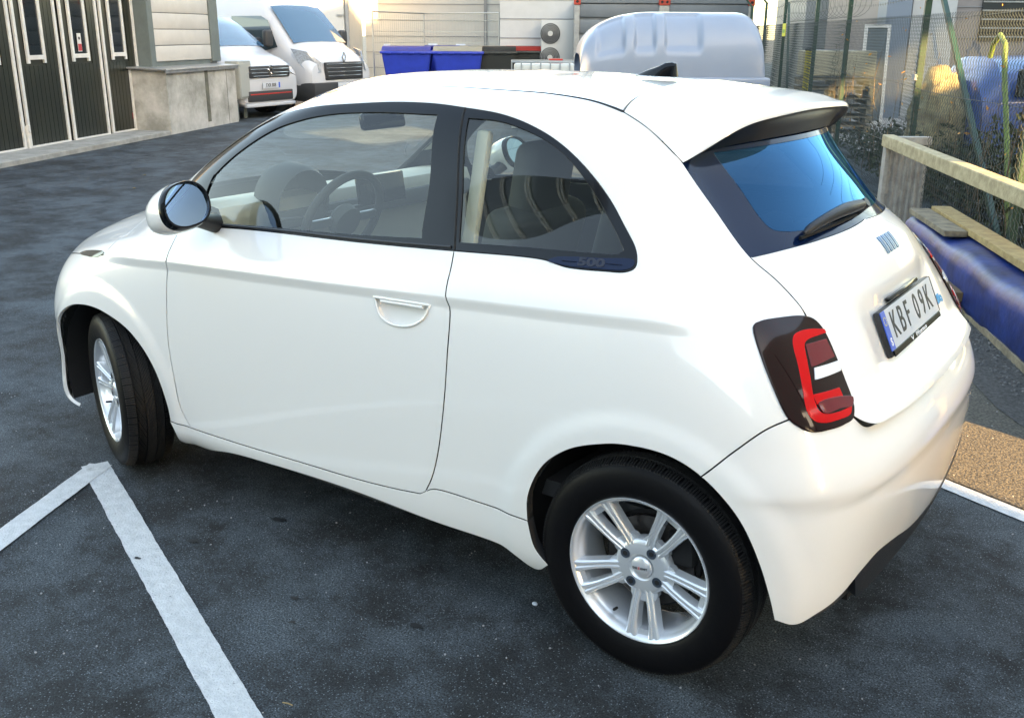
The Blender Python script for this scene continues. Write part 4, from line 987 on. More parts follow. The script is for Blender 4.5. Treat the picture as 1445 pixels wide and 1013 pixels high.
# note: local x=s, y=outwards, z=up
bld=tag(link('workshop_building',None),'workshop with cream plank cladding, grey corner trims and tall dark folding doors at left','building'); bld.matrix_world=WM
b=MB(); b.box((-.1,-3.2,2.6),(7.4,6,5.2)).box((4.92,-2.9,2.6),(2.56,6.4,5.2)); b.build('wall_core',cream,bld)
MB().box((4.74,.315,3.0),(2.2,.03,6.0)).build('clad_backing',greytrim,bld)
for i in range(18):
    z=1.145+.262*i
    if z>5: break
    MB().box((4.80,.345,z+.128),(2.08,.035,.252),bev=.008).build('cladding_plank',cream,bld,smooth=True)
MB().box((3.72,.17,2.9),(.17,.40,5.8),bev=.01).build('corner_trim',greytrim,bld)
MB().box((6.03,.30,3.2),(.34,.16,4.2),bev=.01).build('corner_trim',greytrim,bld)
MB().box((.9,.04,2.95),(5.4,.02,5.9)).build('door_recess',mat('recess_black',(.006,.006,.006),.9),bld)
def leaf(s0,s1,win=None,sticker=False):
    l=tag(link('folding_door_leaf',None),None); l.parent=bld
    w_=s1-s0; c_=(s0+s1)/2; top=4.2
    MB().box((c_,.09,top/2+.04),(w_-.02,.035,top)).build('leaf_backing',dark_door,l)
    n=max(6,int(w_/.105)); pw=(w_-.10)/n
    for i in range(n): 
        x=s0+.05+pw*(i+.5)
        if win and win[0]-.06<x<win[1]+.06: MB().box((x,.112,.62),(pw-.008,.014,1.10)).build('door_board',dark_door,l)
        else: MB().box((x,.112,top/2+.05),(pw-.008,.014,top-.06)).build('door_board',dark_door,l)
    fr=MB()
    for x in (s0+.025,s1-.025): fr.box((x,.125,top/2+.04),(.05,.03,top))
    fr.box((c_,.125,.065),(w_-.1,.03,.055)); fr.build('leaf_frame',door_white,l)
    if win:
        a,b_=win; z0=1.25
        MB().box(((a+b_)/2,.118,2.2),(b_-a-.04,.02,1.9)).build('leaf_window',win_dark,l)
        f=MB()
        for x in (a+.025,b_-.025): f.box((x,.132,2.2),(.05,.03,2.0))
        f.box(((a+b_)/2,.132,z0-.0+.03),(b_-a-.1,.03,.06)); f.build('window_frame',door_white,l)
    if sticker:
        MB().box((1.98,.145,1.47),(.10,.004,.26)).build('sticker',door_white,l)
        MB().box((1.98,.1475,1.40),(.09,.003,.10)).build('sticker_print',mat('sticker_red',(.45,.03,.04),.5),l)
        MB().cyl((1.98,.147,1.53),(1.98,.150,1.53),.022,n=12).build('sticker_print',black_plastic,l)
    return l
leaf(-.56,.43,(-.30,.12)); leaf(.50,1.48,(.70,1.12)); leaf(1.58,2.55,(1.78,2.22),True); l3=leaf(2.63,3.61,(2.85,3.27))
MB().box((3.32,.125,.30),(.10,.004,.10)).build('small_sign',mat('small_sign_red',(.20,.02,.03),.5),l3)
hb=MB(); hb.box((.465,.15,.22),(.05,.04,.32),bev=.01).box((.465,.17,.34),(.035,.05,.10),bev=.01); hb.build('door_bolt',door_white,bld)
st=MB().box((.3,.40,.03),(6.0,.74,.08),bev=.012).build('door_step',concrete,bld)
# plinth
pl=MB(); pl.box((4.64,.38,.51),(2.62,.76,1.04),bev=.01); plo=pl.build('plinth',concrete_d,bld)
MB().box((5.55,.757,.50),(.010,.01,1.0)).build('plinth_joint',black_liner,bld)
fl=MB(); fl.box((4.62,.40,1.05),(2.74,.84,.03),Matrix.Rotation(math.radians(-2.5),3,'X'),bev=.008).box((4.62,.80,1.015),(2.74,.02,.07)); fl.build('plinth_flashing',flash,bld)
MB().box((4.75,.762,.55),(.12,.006,.9)).build('damp_streak',mat('damp_streak',(.14,.14,.11),.8,noise=(6,.4)),bld)
MB().bar((3.31,.14,0),(3.31,.14,1.05),.03,.03).build('down_pipe',door_white,bld)
# grey cabinet on legs past the plinth
cb=empty('utility_cabinet'); tag(cb,'grey metal cabinet on thin legs at the end of the concrete plinth','cabinet'); cb.matrix_world=WM
MB().box((6.39,.62,.75),(.56,.28,.70),bev=.015).build('cabinet_body',mat('cabinet_grey',(.30,.32,.30),.5,noise=(8,.15)),cb,smooth=True)
MB().box((6.39,.765,.75),(.50,.012,.62),bev=.004).build('cabinet_door',mat('cabinet_face',(.34,.36,.34),.5),cb)
for s_ in (6.2,6.58): MB().box((s_,.62,.2),(.05,.05,.36)).build('leg',greytrim,cb)
# ================= vans
van_white=mat('van_white',(.48,.50,.53),.3,coat=.8,coat_r=.05); van_plast=mat('van_plastic',(.03,.032,.035),.55); van_glass=mat('van_glass',(.03,.05,.06),.05,coat=1,coat_r=.02)
van_glassb=mat('van_windscreen',(.02,.08,.15),.05,coat=1,coat_r=.02); chrome=mat('chrome',(.7,.7,.7),.12,metal=1); head_m=mat('headlamp_glass',(.26,.31,.37),.1,coat=1,noise=(30,.4)); tyre_b=mat('tyre_plain',(.012,.012,.012),.7)  # van_windscreen: its blue base stands in for the sky it reflects
van_blue=mat('van_blue',(.02,.12,.45),.3,coat=.8); red_line=mat('red_line',(.5,.03,.02),.4)
def van(name,label,st,loc,head,xs,spec):
    """st: stations (x back from nose, z0, z1, half width); x grows to the rear"""
    root=empty(name,loc,math.atan2(head[1],head[0]),label,'van','vans parked beside the workshop')
    NR=26
    def ring(x,z0,z1,w_):
        out=[]
        for j in range(NR):
            t=j/(NR-1)*math.pi-math.pi/2      # from bottom (-90) to top(90) on right then mirrored
            cy=abs(math.cos(t))**.42*w_; cz=(z0+z1)/2+(z1-z0)/2*(abs(math.sin(t))**.55)*(1 if t>0 else -1)
            k=1-.13*max(0,(cz-1.0)/1.2)**1.3
            out.append((cy*k,cz))
        return out
    xs_=np.linspace(st[0][0],st[-1][0],90); a=np.array(st); P=[]
    for x in xs_:
        z0,z1,w_=[np.interp(x,a[:,0],a[:,i]) for i in (1,2,3)]
        r=ring(x,z0,z1,w_); P.append([(-x,y,z) for y,z in r]+[(-x,-y,z) for y,z in r[::-1]])
    P=[[(.012,q[1]*.5,(q[2]-.55)*.6+.55) for q in P[0]],]+P; P=[[(.014,0,.55)]*len(P[0])]+P
    body=grid_mesh('body',np.array(P),van_white,root)
    body.data.set_sharp_from_angle(angle=math.radians(30))
    zt=lambda x:float(np.interp(x,a[:,0],a[:,2])); wt_=lambda x:float(np.interp(x,a[:,0],a[:,3]))
    def side_y(x,z): return wt_(x)*(1-.13*max(0,(z-1.0)/1.2)**1.3)
    # windscreen
    x0,x1=spec['ws']; g_=[]
    for x in np.linspace(x0,x1,10):
        w_=side_y(x,zt(x))*.86; g_.append([(-x-.0*(abs(q)**2),w_*q,zt(x)+.012-.03*abs(q)**3) for q in np.linspace(-1,1,13)])
    grid_mesh('windscreen',np.array(g_),van_glassb,root)
    for sy in (-1,1):
        f=[Vector((-x,sy*(side_y(x,z)+.006),z)) for x,z in spec['side_win']]
        m_=MB(); m_.poly(f,Vector((0,sy*.004,0))); m_.build('side_window',van_glass,root)
        hw=spec['hl']; m_=MB(); m_.poly([Vector((-x+.055,sy*(y+.012),z)) for x,y,z in hw],Vector((.02,sy*.015,0))); m_.build('headlamp',head_m,root)
        mr=MB().box((-spec['mir'][0],sy*spec['mir'][1],spec['mir'][2]),(.14,.22,.34),bev=.05,seg=3); mr.build('wing_mirror',van_plast,root,smooth=True)
        for wx in spec['wheels']:
            w2=MB().lathe([(.19,-.09),(.32,-.10),(.335,-.07),(.335,.07),(.32,.10),(.19,.10)],28,M=Matrix.Translation((-wx,sy*(wt_(wx)-.08),.335))).build('wheel',tyre_b,root,smooth=True)
            MB().lathe([(.001,-.09*sy),(.12,-.10*sy),(.20,-.085*sy),(.20,0)],24,M=Matrix.Translation((-wx,sy*(wt_(wx)-.08)+sy*.19*0,.335))@Matrix.Rotation(math.pi*(sy>0)*0,4,'Z')@Matrix.Diagonal((1,-1 if sy<0 else -1,1,1))).build('hub_cap',alloy,w2,smooth=True)
            ar=MB().lathe([(.001,0),(.40,0)],32,M=Matrix.Translation((-wx,sy*(wt_(wx)+.004),.36)))
            ar.build('wheel_arch',van_plast,root)
    for nm,cx,cz,dx,dy,dz,m_ in spec['boxes']:
        MB().box((-cx,0,cz),(dx,dy,dz),bev=min(dx,dz,.08)*.3,seg=2).build(nm,m_,root,smooth=True)
    # plate
    MB().box((.035-spec['px'],spec.get('py',0),spec['pz']),(.012,.52,.11)).build('number_plate',plate_w,root)
    MB().box((.037-spec['px'],spec.get('py',0)+.235,spec['pz']),(.012,.045,.105)).build('plate_band',plate_b,root)
    if spec.get('txt'): place_text('plate_lettering',text_mesh(spec['txt'],.10,.001,'CENTER',.85,.001),plate_t,Vector((.044-spec['px'],-.02,spec['pz'])),(0,1,0),(0,0,1),root)
    # lozenge emblem
    ez,ex=spec['emb']; m_=MB()
    for a_,b_ in (((0,.10),(.055,0)),((.055,0),(0,-.10)),((0,-.10),(-.055,0)),((-.055,0),(0,.10))): m_.bar((ex,a_[0],ez+a_[1]),(ex,b_[0],ez+b_[1]),.02,.025)
    m_.build('emblem',chrome,root)
    return root
VH=(.915,.40)
van('compact_van','white compact van with black chrome-barred grille nearest the cabinet',
 [(0,.27,.82,.84),(.03,.22,.95,.91),(.12,.20,1.05,.95),(.30,.20,1.16,.965),(.55,.20,1.26,.975),(.72,.20,1.34,.975),(1.0,.20,1.55,.975),(1.35,.20,1.79,.97),(1.62,.20,1.93,.965),(2.0,.20,1.98,.965),(4.9,.20,1.98,.965)],
 (-14.72,11.05,0),(.985,.15),None,dict(ws=(.74,1.58),side_win=[(1.15,1.22),(1.35,1.60),(1.70,1.78),(2.5,1.80),(2.5,1.15),(1.6,1.12)],hl=[(.10,.62,.98),(.30,.90,1.04),(.42,.955,.98),(.30,.95,.80),(.10,.85,.78),(.04,.60,.86)],mir=(1.20,1.12,1.35),wheels=(.95,3.9),
  boxes=[('grille',-.005,.88,.07,1.20,.22,van_plast),('grille_bar',-.03,.93,.035,1.14,.022,chrome),('grille_bar',-.03,.86,.035,1.10,.022,chrome),('grille_bar',-.03,.80,.035,1.02,.022,chrome),('lower_grille',-.008,.42,.06,1.35,.20,van_plast),('red_trim',-.035,.46,.02,1.25,.022,red_line),('bumper_lip',.0,.25,.08,1.5,.07,van_white)],
  px=-.01,pz=.62,txt='FXR 808',emb=(.90,.055),))
van('tall_van','tall white high-roof van with big clear headlamps behind the compact van',
 [(0,.30,.78,.84),(.04,.25,1.02,.93),(.16,.25,1.14,.98),(.38,.25,1.28,1.0),(.60,.25,1.40,1.0),(.90,.25,1.74,1.0),(1.22,.25,2.08,.995),(1.45,.25,2.27,.985),(1.9,.25,2.42,.98),(2.7,.25,2.48,.98),(5.2,.25,2.48,.98)],
 (-14.82,13.25,0),(.995,.06),None,dict(ws=(.62,1.32),side_win=[(.95,1.32),(1.25,1.86),(1.45,1.95),(2.35,1.95),(2.35,1.28),(1.3,1.25)],hl=[(.08,.66,1.02),(.30,.86,1.24),(.62,.995,1.30),(.42,.985,1.00),(.18,.93,.80),(.06,.70,.82)],mir=(1.02,1.18,1.50),wheels=(.95,4.2),
  boxes=[('grille',-.005,.84,.07,1.20,.36,van_plast),('grille_bar',-.03,.98,.035,1.14,.020,chrome),('grille_bar',-.03,.90,.035,1.14,.020,chrome),('grille_bar',-.03,.82,.035,1.10,.020,chrome),('grille_bar',-.03,.74,.035,1.06,.020,chrome),('bumper',.22,.42,.55,1.98,.38,van_plast)],
  px=-.02,pz=.55,txt='',emb=(1.12,.02)))
# ================= far warehouse
far_white=mat('far_cladding',(.47,.47,.45),.55,noise=(1.2,.08)); far_w2=mat('far_panel',(.46,.47,.47),.5,noise=(1.5,.12)); far_grey=mat('far_steel',(.22,.23,.24),.5)
def frame_at(px,py,dx,dy): return Matrix(((dx,-dy,0,px),(dy,dx,0,py),(0,0,1,0),(0,0,0,1)))
# bay A: steel clad wall with tall grey doors behind the vans (x along, y away)
MA=frame_at(-21.5,15.2,.887,.46)
wa=tag(link('warehouse',None),'pale warehouse with grey steel doors and mast posts beyond the vans','building'); wa.matrix_world=Matrix(((.817,-.577,0,-24.9),(.577,.817,0,17.0),(0,0,1,0),(0,0,0,1)))
MB().box((0,1.5,3),(9.6,3,6)).build('wall_panel',far_white,wa)
for i in range(11): MB().box((-.4+0*i,-.012,.3+.55*i),(8.8,.02,.012)).build('panel_joint',far_grey,wa)
for i,(x,wd) in enumerate(((-3.6,1.5),(1.0,1.15),(2.3,1.2),(3.95,1.55))): 
    MB().box((x,-.05,1.6),(wd,.08,3.2),bev=.01).build('steel_door',far_w2,wa)
for x in (1.65,2.98,3.12,4.82): MB().box((x,-.12,3),(.09,.10,6)).build('mast_post',far_grey,wa)
MB().box((3.05,-.16,1.05),(1.5,.06,.07)).build('lock_bar',flash,wa)
for z in (.45,1.15,2.1): MB().box((4.62,-.11,z),(.22,.05,.05)).build('hinge',flash,wa)
# bay B behind the bins with plank joints
wb=tag(link('storage_hall',None),'long pale hall with horizontal cladding joints behind the rubbish bins','building'); wb.matrix_world=Matrix(((.817,-.577,0,-19.5),(.577,.817,0,24.6),(0,0,1,0),(0,0,0,1)))
MB().box((-.6,1,3.5),(6.6,2,7)).build('wall_panel',far_white,wb)
for i in range(12): MB().box((-.6,-.012,.5+.5*i),(6.6,.016,.02)).build('panel_joint',far_grey,wb)
MB().box((.05,-.03,3.5),(.10,.05,7)).build('corner_trim',far_grey,wb)
wd_=tag(link('side_annexe',None),'grey-white annexe wall carrying the heat pump beside the container','building'); wd_.matrix_world=Matrix(((.817,-.577,0,-14.55),(.577,.817,0,21.3),(0,0,1,0),(0,0,0,1)))
MB().box((-.25,2.0,3.5),(2.6,4,7)).build('wall_panel',far_w2,wd_)
for i in range(12): MB().box((-.25,-.012,.5+.5*i),(2.6,.016,.02)).build('panel_joint',far_grey,wd_)
MB().box((.98,-.06,3.5),(.22,.12,7)).build('corner_post',far_grey,wd_)
# heat pump
hp=tag(link('heat_pump',None),'white twin-fan heat pump standing against the annexe wall','heat pump'); hp.matrix_world=Matrix(((.817,-.577,0,-14.55),(.577,.817,0,21.3),(0,0,1,0),(0,0,0,1)))
MB().box((.02,-.45,1.27),(.88,.40,1.40),bev=.02).build('casing',far_white,hp,smooth=True)
for z in (1.0,1.62):
    MB().lathe([(.001,-.015),(.07,-.015),(.075,0)],20,M=Matrix.Translation((-.18,-.655,z))).build('fan_hub',far_white,hp)
    MB().cyl((-.18,-.652,z),(-.18,-.658,z),.27,n=32).build('fan_opening',van_plast,hp)
    for r_ in (.11,.15,.19,.23,.27): MB().tube([(-.18+math.cos(a)*r_,-.665,z+math.sin(a)*r_) for a in np.linspace(0,2*math.pi,24,endpoint=False)],.006,4,True).build('fan_ring',flash,hp)
MB().box((.02,-.45,.28),(.8,.36,.56)).build('pump_stand',far_grey,hp)
# ================= temporary fence with bins
galv=mat('galvanised',(.40,.42,.42),.4,metal=.7)
def temp_fence(a,b,label,mark=None):
    a=Vector(a);b=Vector(b);L=(b-a).length;t=(b-a)/L;H=2.15
    r=empty('mesh_fence_panel'); tag(r,label,'fence','temporary mesh fence round the bins')
    MB().tube([a,a+Vector((0,0,H)),b+Vector((0,0,H)),b],.024,8).build('tube_frame',galv,r,smooth=True)
    m_=MB(); n=int(L/.115)
    for i in range(1,n): p=a+t*(L*i/n); m_.bar(p+Vector((0,0,.1)),p+Vector((0,0,H)),.007)
    for z in np.arange(.15,H,.30): m_.bar(a+Vector((0,0,z)),b+Vector((0,0,z)),.008)
    o=m_.build('wire_mesh',galv,r); o['kind']='stuff'
    if mark: 
        for f in mark: MB().box(a+t*L*f+Vector((0,0,1.25)),(.34,.02,.14),Matrix.Rotation(math.atan2(t.y,t.x),3,'Z')).build('name_tag',MATS.get('tag_white') or mat('tag_white',(.6,.66,.74),.5),r)
    MB().box(a+Vector((0,0,.06)),(.6,.2,.12),bev=.02).build('block_foot',concrete,r)
FA=(-18.05,17.7,0);FBk=(-19.7,21.6,0);FC=(-16.9,21.6,0);FD=(-16.0,20.6,0);FE=(-15.4,21.9,0)
temp_fence(FA,(-18.7,20.6,0),'mesh fence panel at the left of the bins running away from the lot',(.25,))
temp_fence((-18.7,20.6,0),(-15.95,20.55,0),'mesh fence panel along the back of the rubbish bins',(.12,.5))
temp_fence((-15.95,20.55,0),(-14.95,21.2,0),'short mesh fence panel at the right of the dark bins',(.4,))
def bin_(loc,rz,bm_,lm,label,open_=0):
    r=empty('wheelie_bin',loc,rz,label,'rubbish bin','four-wheeled rubbish bins')
    b=MB(); lo=[(-.50,-.36,.18),(.50,-.36,.18),(.50,.36,.18),(-.50,.36,.18)];hi=[(-.64,-.48,1.10),(.64,-.48,1.10),(.64,.48,1.10),(-.64,.48,1.10)]
    A=[b.bm.verts.new(p) for p in lo];Bq=[b.bm.verts.new(p) for p in hi]
    b.bm.faces.new(A[::-1])
    for j in range(4): b.bm.faces.new((A[j],A[(j+1)%4],Bq[(j+1)%4],Bq[j]))
    bmesh.ops.bevel(b.bm,geom=list(b.bm.edges),offset=.03,segments=2,affect='EDGES')
    b.build('bin_body',bm_,r,smooth=True)
    MB().box((0,0,1.13),(1.36,1.03,.07),bev=.02).build('bin_rim',bm_,r,smooth=True)
    l=MB(); secs=[]
    for y in np.linspace(-.50,.50,9): secs.append([l.bm.verts.new((x,y,1.17+.12*max(0,1-(y/.5)**2)**.5)) for x in (-.64,-.60,0,.60,.64)])
    for A2,B2 in zip(secs,secs[1:]):
        for j in range(4): l.bm.faces.new((A2[j],A2[j+1],B2[j+1],B2[j]))
    bmesh.ops.extrude_face_region(l.bm,geom=list(l.bm.faces)); l.build('bin_lid',lm,r,smooth=True)
    for x in (-.45,-.15,.15,.45): MB().box((x,-.53,1.12),(.10,.06,.05),bev=.01).build('lid_grip',bm_,r)
    for x in (-.42,.42):
        for y in (-.28,.28): MB().cyl((x-.03,y,.09),(x+.03,y,.09),.09,n=14).build('castor',tyre_b,r)
    return r
binblue=mat('bin_blue',(.012,.045,.42),.4,noise=(5,.2)); bindark=mat('bin_dark',(.022,.026,.024),.5); binred=mat('bin_red_lid',(.50,.04,.03),.45); bingreen=mat('bin_green_lid',(.05,.09,.04),.5); binbeige=mat('bin_pale_lid',(.45,.42,.33),.5)
rzb=math.radians(35)
bin_((-17.05,17.95,0),rzb,binblue,binblue,'blue rubbish bin at the front left with a flat blue lid')
bin_((-15.95,18.72,0),rzb,binblue,binbeige,'blue rubbish bin at the front middle with a pale rubbed lid')
bin_((-17.0,19.6,0),rzb,binblue,binblue,'blue rubbish bin in the row behind, its lid bowed up')
bin_((-16.1,20.0,0),rzb,bindark,binbeige,'dark rubbish bin behind with a pale sand-coloured lid')
bin_((-15.45,19.55,0),rzb,bindark,bindark,'dark green rubbish bin with a black lid between blue and red lids')
bin_((-15.25,20.75,0),rzb,bindark,binred,'dark rubbish bin at the right end with a bright red lid')
# ================= IBC tank
ib=tag(link('cage_tank',None),'white liquid tank in a galvanised cage with a red screw cap','tank'); ib.matrix_world=Matrix(((.817,-.577,0,-9.3),(.577,.817,0,12.8),(0,0,1,0),(0,0,0,1)))
MB().box((0,0,.62),(1.12,.95,1.0),bev=.06,seg=3).build('tank_body',mat('tank_white',(.62,.62,.56),.5),ib,smooth=True)
m_=MB()
for z in (.18,.45,.72,.98,1.15):
    m_.tube([(-.6,-.5,z),(.6,-.5,z),(.6,.5,z),(-.6,.5,z)],.014,6,True)
for x in np.linspace(-.6,.6,8):
    for y in (-.5,.5): m_.bar((x,y,.12),(x,y,1.15),.022)
m_.build('tube_cage',galv,ib)
MB().bar((-.6,-.1,1.17),(.6,.1,1.17),.05,.02).build('top_bar',galv,ib); MB().bar((-.6,.3,1.16),(.5,-.35,1.165),.05,.02).build('top_bar',galv,ib)
MB().cyl((.2,0,1.12),(.2,0,1.20),.13,n=24).build('screw_cap',binred,ib); MB().box((0,0,.07),(1.2,1.0,.12)).build('tank_pallet',concrete_d,ib)
# ================= containers
cont=mat('container_grey',(.15,.17,.185),.5,noise=(2,.15)); cred=mat('casting_red',(.42,.04,.02),.5)
def container(x,label):
    r=tag(link('storage_container',None),label,'container','storage containers side by side'); r.matrix_world=Matrix(((.817,-.577,0,-13.5),(.577,.817,0,20.65),(0,0,1,0),(0,0,0,1)))@Matrix.Translation((x,0,0))
    MB().box((1.17,2.0,1.25),(2.26,4.0,2.40)).build('box_shell',cont,r)
    for i in range(6): MB().box((1.17,-.035,.20+.40*i+.0),(2.12,.05,.335),bev=.02).build('end_rib',cont,r,smooth=True)
    for x_ in (.06,2.28):
        MB().box((x_,-.03,1.25),(.14,.16,2.5),bev=.01).build('corner_post',flash,r)
        MB().box((x_,-.04,2.42),(.17,.20,.17),bev=.02).build('corner_casting',cred,r); MB().cyl((x_,-.145,2.42),(x_,-.138,2.42),.035,n=12).build('casting_hole',black_liner,r)
    MB().box((1.17,-.04,2.45),(2.1,.10,.12)).build('top_rail',cont,r)
    return r
container(-.05,'grey storage container with horizontal ribs and red corner castings, left one')
rc=container(2.30,'grey storage container with red corner castings, right one next to the fence')
for i in range(9): MB().box((2.36,.25+.44*i,1.25),(.04,.22,2.3)).build('side_rib',cont,rc)
# ================= white moulded hood
shellm=mat('moulded_shell',(.25,.30,.38),.38,coat=.5,coat_r=.15,noise=(1.5,.06)); 
hs_=tag(link('moulded_canopy',None),'large white moulded plastic vehicle canopy with recessed side panels standing behind the car roof','canopy'); hs_.matrix_world=Matrix(((.817,-.577,0,-6.6),(.577,.817,0,9.55),(0,0,1,0),(0,0,0,1)))
def canopy_pt(s,t):
    # s along the length 0..1, t 0 front bottom..1 back bottom over the top
    L=2.62; x=.04+s*L
    H=1.945-.0*s; e=min(1,(s/.42)) ; hf=.35+ (1-.35)*(1-(1-e)**2.3)**.5 if s<.42 else 1
    er=min(1,(1-s)/.16); hr=(.30+.70*(1-(1-er)**2.6)**(1/2.6))
    h=(H-1.05)*min(hf if s<.42 else 1,hr)
    a=t*math.pi; cy=-math.cos(a); cz=math.sin(a)
    y=.75+.75*math.copysign(abs(cy)**.5,cy)*(0.86+.14*(1-cz)); z=1.05+h*abs(cz)**.55
    return x,y,z
ns,ntt=150,60; P=np.zeros((ntt,ns,3))
for j,t in enumerate(np.linspace(0,1,ntt)):
    for i,s in enumerate(np.linspace(0.0,1,ns)):
        x,y,z=canopy_pt(s,t)
        # recessed panels between raised bands
        band=max(math.exp(-((s-c_)/.032)**6) for c_ in (.265,.43)) if .15<s<.78 else 0
        inr=(1 if .08<s<.66 else 0); d_=0
        if inr and .06<t<.42: d_=.055*(1-band)*min(1,(t-.06)/.03)*min(1,(.42-t)/.04)*min(1,(.66-s)/.025)*min(1,(s-.08)/.03)
        P[j,i]=(x,y+d_ if t<.5 else y,z-(d_*.4 if t<.5 else 0))
grid_mesh('canopy_shell',P,shellm,hs_)
sk_=MB(); sk_.box((1.34,.75,.98),(2.80,1.56,.16),bev=.03,seg=3).box((1.42,.75,.84),(3.05,1.66,.14),bev=.03,seg=3).box((1.42,.75,.40),(2.9,1.5,.74),bev=.04); sk_.build('canopy_skirt',shellm,hs_,smooth=True)

# ================= chain-link fence on the right; t runs along it away from the camera
FO=Vector((-1.314,6.88,0)); FDr=Vector((-.462,.887,0)); FN=Vector((.887,.462,0))
FM=Matrix(((FDr.x,FN.x,0,FO.x),(FDr.y,FN.y,0,FO.y),(0,0,1,0),(0,0,0,1)))
green=mat('fence_green',(.006,.050,.030),.45,coat=.3,noise=(12,.3)); wire=mat('fence_wire',(.06,.075,.07),.5,metal=.4)
fence=tag(link('chain_link_fence',None),'tall green-posted chain link fence topped with barbed wire along the right','fence'); fence.matrix_world=FM
for t in (-8.4,-2.9,0,3.73,6.35,10.2,13.6,17.0):
    MB().box((t,0,1.15),(.055,.055,2.3),bev=.004).build('post',green,fence)
    MB().bar((t,0,2.28),(t,-.30,2.62),.045,.045).build('arm',green,fence)
for t0,t1 in ((0.05,-2.85),(10.2,9.1)): MB().bar((t0,.05,2.2),(t1,.05,.05),.038,.038).build('brace',green,fence)
MB().box((.02,-.035,1.29),(.12,.02,.05)).build('clamp',flash,fence)
for z in (.05,.62,1.20,1.80): MB().tube([(t,-.03,z+.012*math.sin(t*1.7)) for t in np.linspace(-5.6,17,70)],.003,4).build('tension_wire',wire,fence)
# woven mesh: each zig-zag strand
def mesh_part(t0,t1,H,cell,r,sides):
    vs=[];fs=[];n=int((t1-t0)/cell); m=int(H/cell); 
    for i in range(n):
        base=t0+i*cell
        for k in range(2):
            sg=1 if k==0 else -1
            prev=None
            for j in range(m+1):
                x=base+(cell/2)*(1 if (j%2==0)==(sg>0) else 0)+ (0 if sg>0 else cell/2*0)
                x=base+cell*.5+sg*(cell*.5)*(1 if j%2 else -1)*.5*1.0
                y=-.03+.008*sg*(1 if j%2 else -1)+.02*math.sin(base*2.1+j*.05); z=.03+j*cell/1.0*.92*(1+.0*j)
                pts=[(x+r*math.cos(a),y+r*math.sin(a),z) for a in (0,2.094,4.189)][:sides]
                k0=len(vs); vs.extend(pts)
                if prev is not None:
                    for q in range(3): fs.append((prev+q,prev+(q+1)%3,k0+(q+1)%3,k0+q))
                prev=k0
    me=bpy.data.meshes.new('wire_mesh'); me.from_pydata(vs,[],fs); o=link('wire_mesh',me,wire,fence); o['kind']='stuff'
def mesh_diag(t0,t1,H,cell,r):
    # straight diagonals both ways, wavy in depth: diamonds of the chain link
    vs=[];fs=[]
    def strand(p,q,sg):
        nseg=max(2,int((q-p).length/(cell*.71))); prev=None
        for j in range(nseg+1):
            f=p.lerp(q,j/nseg); x,z=f.x,f.z; y=-.03+.006*sg*(1 if j%2 else -1)+.03*math.sin(x*1.9)*math.sin(z*1.4+x)
            k0=len(vs); vs.extend([(x+r,y,z),(x-r*.5,y+r*.87,z),(x-r*.5,y-r*.87,z)])
            if prev is not None:
                for q_ in range(3): fs.append((prev+q_,prev+(q_+1)%3,k0+(q_+1)%3,k0+q_))
            prev=k0
    s=t0-H
    while s<t1:
        a=max(s,t0); za=a-s; b_=min(s+H,t1); zb=b_-s
        if b_>a: strand(Vector((a,0,za)),Vector((b_,0,zb)),1); strand(Vector((a,0,H-za)),Vector((b_,0,H-zb)),-1)
        s+=cell
    me=bpy.data.meshes.new('wire_mesh'); me.from_pydata(vs,[],fs); o=link('wire_mesh',me,wire,fence); o['kind']='stuff'; o.location.z=.03
mesh_diag(-5.6,3.73,1.80,.062,.0021); mesh_diag(3.73,17.0,1.80,.078,.0023)
# barbed wire strands and coils
bw=MB()
for z,y in ((1.98,0),(2.16,0),(2.32,-.06),(2.5,-.2)): bw.tube([(t,y,z+.02*math.sin(t*1.3+z)) for t in np.linspace(-5.3,15.6,60)],.0022,4)
for t in np.arange(-5.2,15.5,.12):
    for z in (1.98,2.16): bw.bar((t-.015,0,z-.012+.02*math.sin(t*1.3+z)),(t+.015,0,z+.014+.02*math.sin(t*1.3+z)),.003)
pts=[(3.0+k*.018,-.05+.17*math.sin(k*.35),2.02+.17*math.cos(k*.35)) for k in range(360)]; bw.tube(pts,.002,4)
o=bw.build('barbed_wire',wire,fence); o['kind']='stuff'
# warning sign far along the fence
sg_=tag(link('fence_sign',None),'small yellow warning sign wired to the far end of the chain link fence','sign'); sg_.matrix_world=FM@Matrix.Translation((.95,0,0))
MB().box((8.75,-.06,1.72),(.42,.01,.22),bev=.002).build('sign_plate',mat('sign_yellow',(.60,.58,.05),.5),sg_)
MB().box((8.75,-.067,1.70),(.30,.004,.06)).build('sign_print',mat('sign_green',(.15,.30,.05),.5),sg_)
# ================= rail with corrugated end panel
cor=mat('weathered_zinc',(.48,.47,.44),.5,metal=.25,noise=(9,.3,(.28,.27,.25)),bump=(60,.2)); railm=mat('weathered_timber_pale',(.50,.42,.26),.7,noise=(14,.35,(.30,.24,.14)),bump=(50,.4))
rail=empty('barrier_rail',(-1.30,6.07,0),0,'waist-high pale rail with a corrugated metal end panel behind the blue beam','barrier')
rd=Vector((.485,-.875,0)).normalized()
rn=Vector((.817,.577,0))
p_=MB(); ww=.36; nn=7
pr=[]
for i in range(nn*4+1):
    x=i/(nn*4)*ww; h=.018*(1 if (i%4) in (1,2) else 0); pr.append((x,h))
A=[p_.bm.verts.new(tuple(rn*x+Vector((.577,-.817,0))*h+Vector((0,0,0)))) for x,h in pr]; Bq=[p_.bm.verts.new(tuple(rn*x+Vector((.577,-.817,0))*h+Vector((0,0,.77)))) for x,h in pr]
for j in range(len(A)-1): p_.bm.faces.new((A[j],A[j+1],Bq[j+1],Bq[j]))
p_.build('corrugated_panel',cor,rail); 
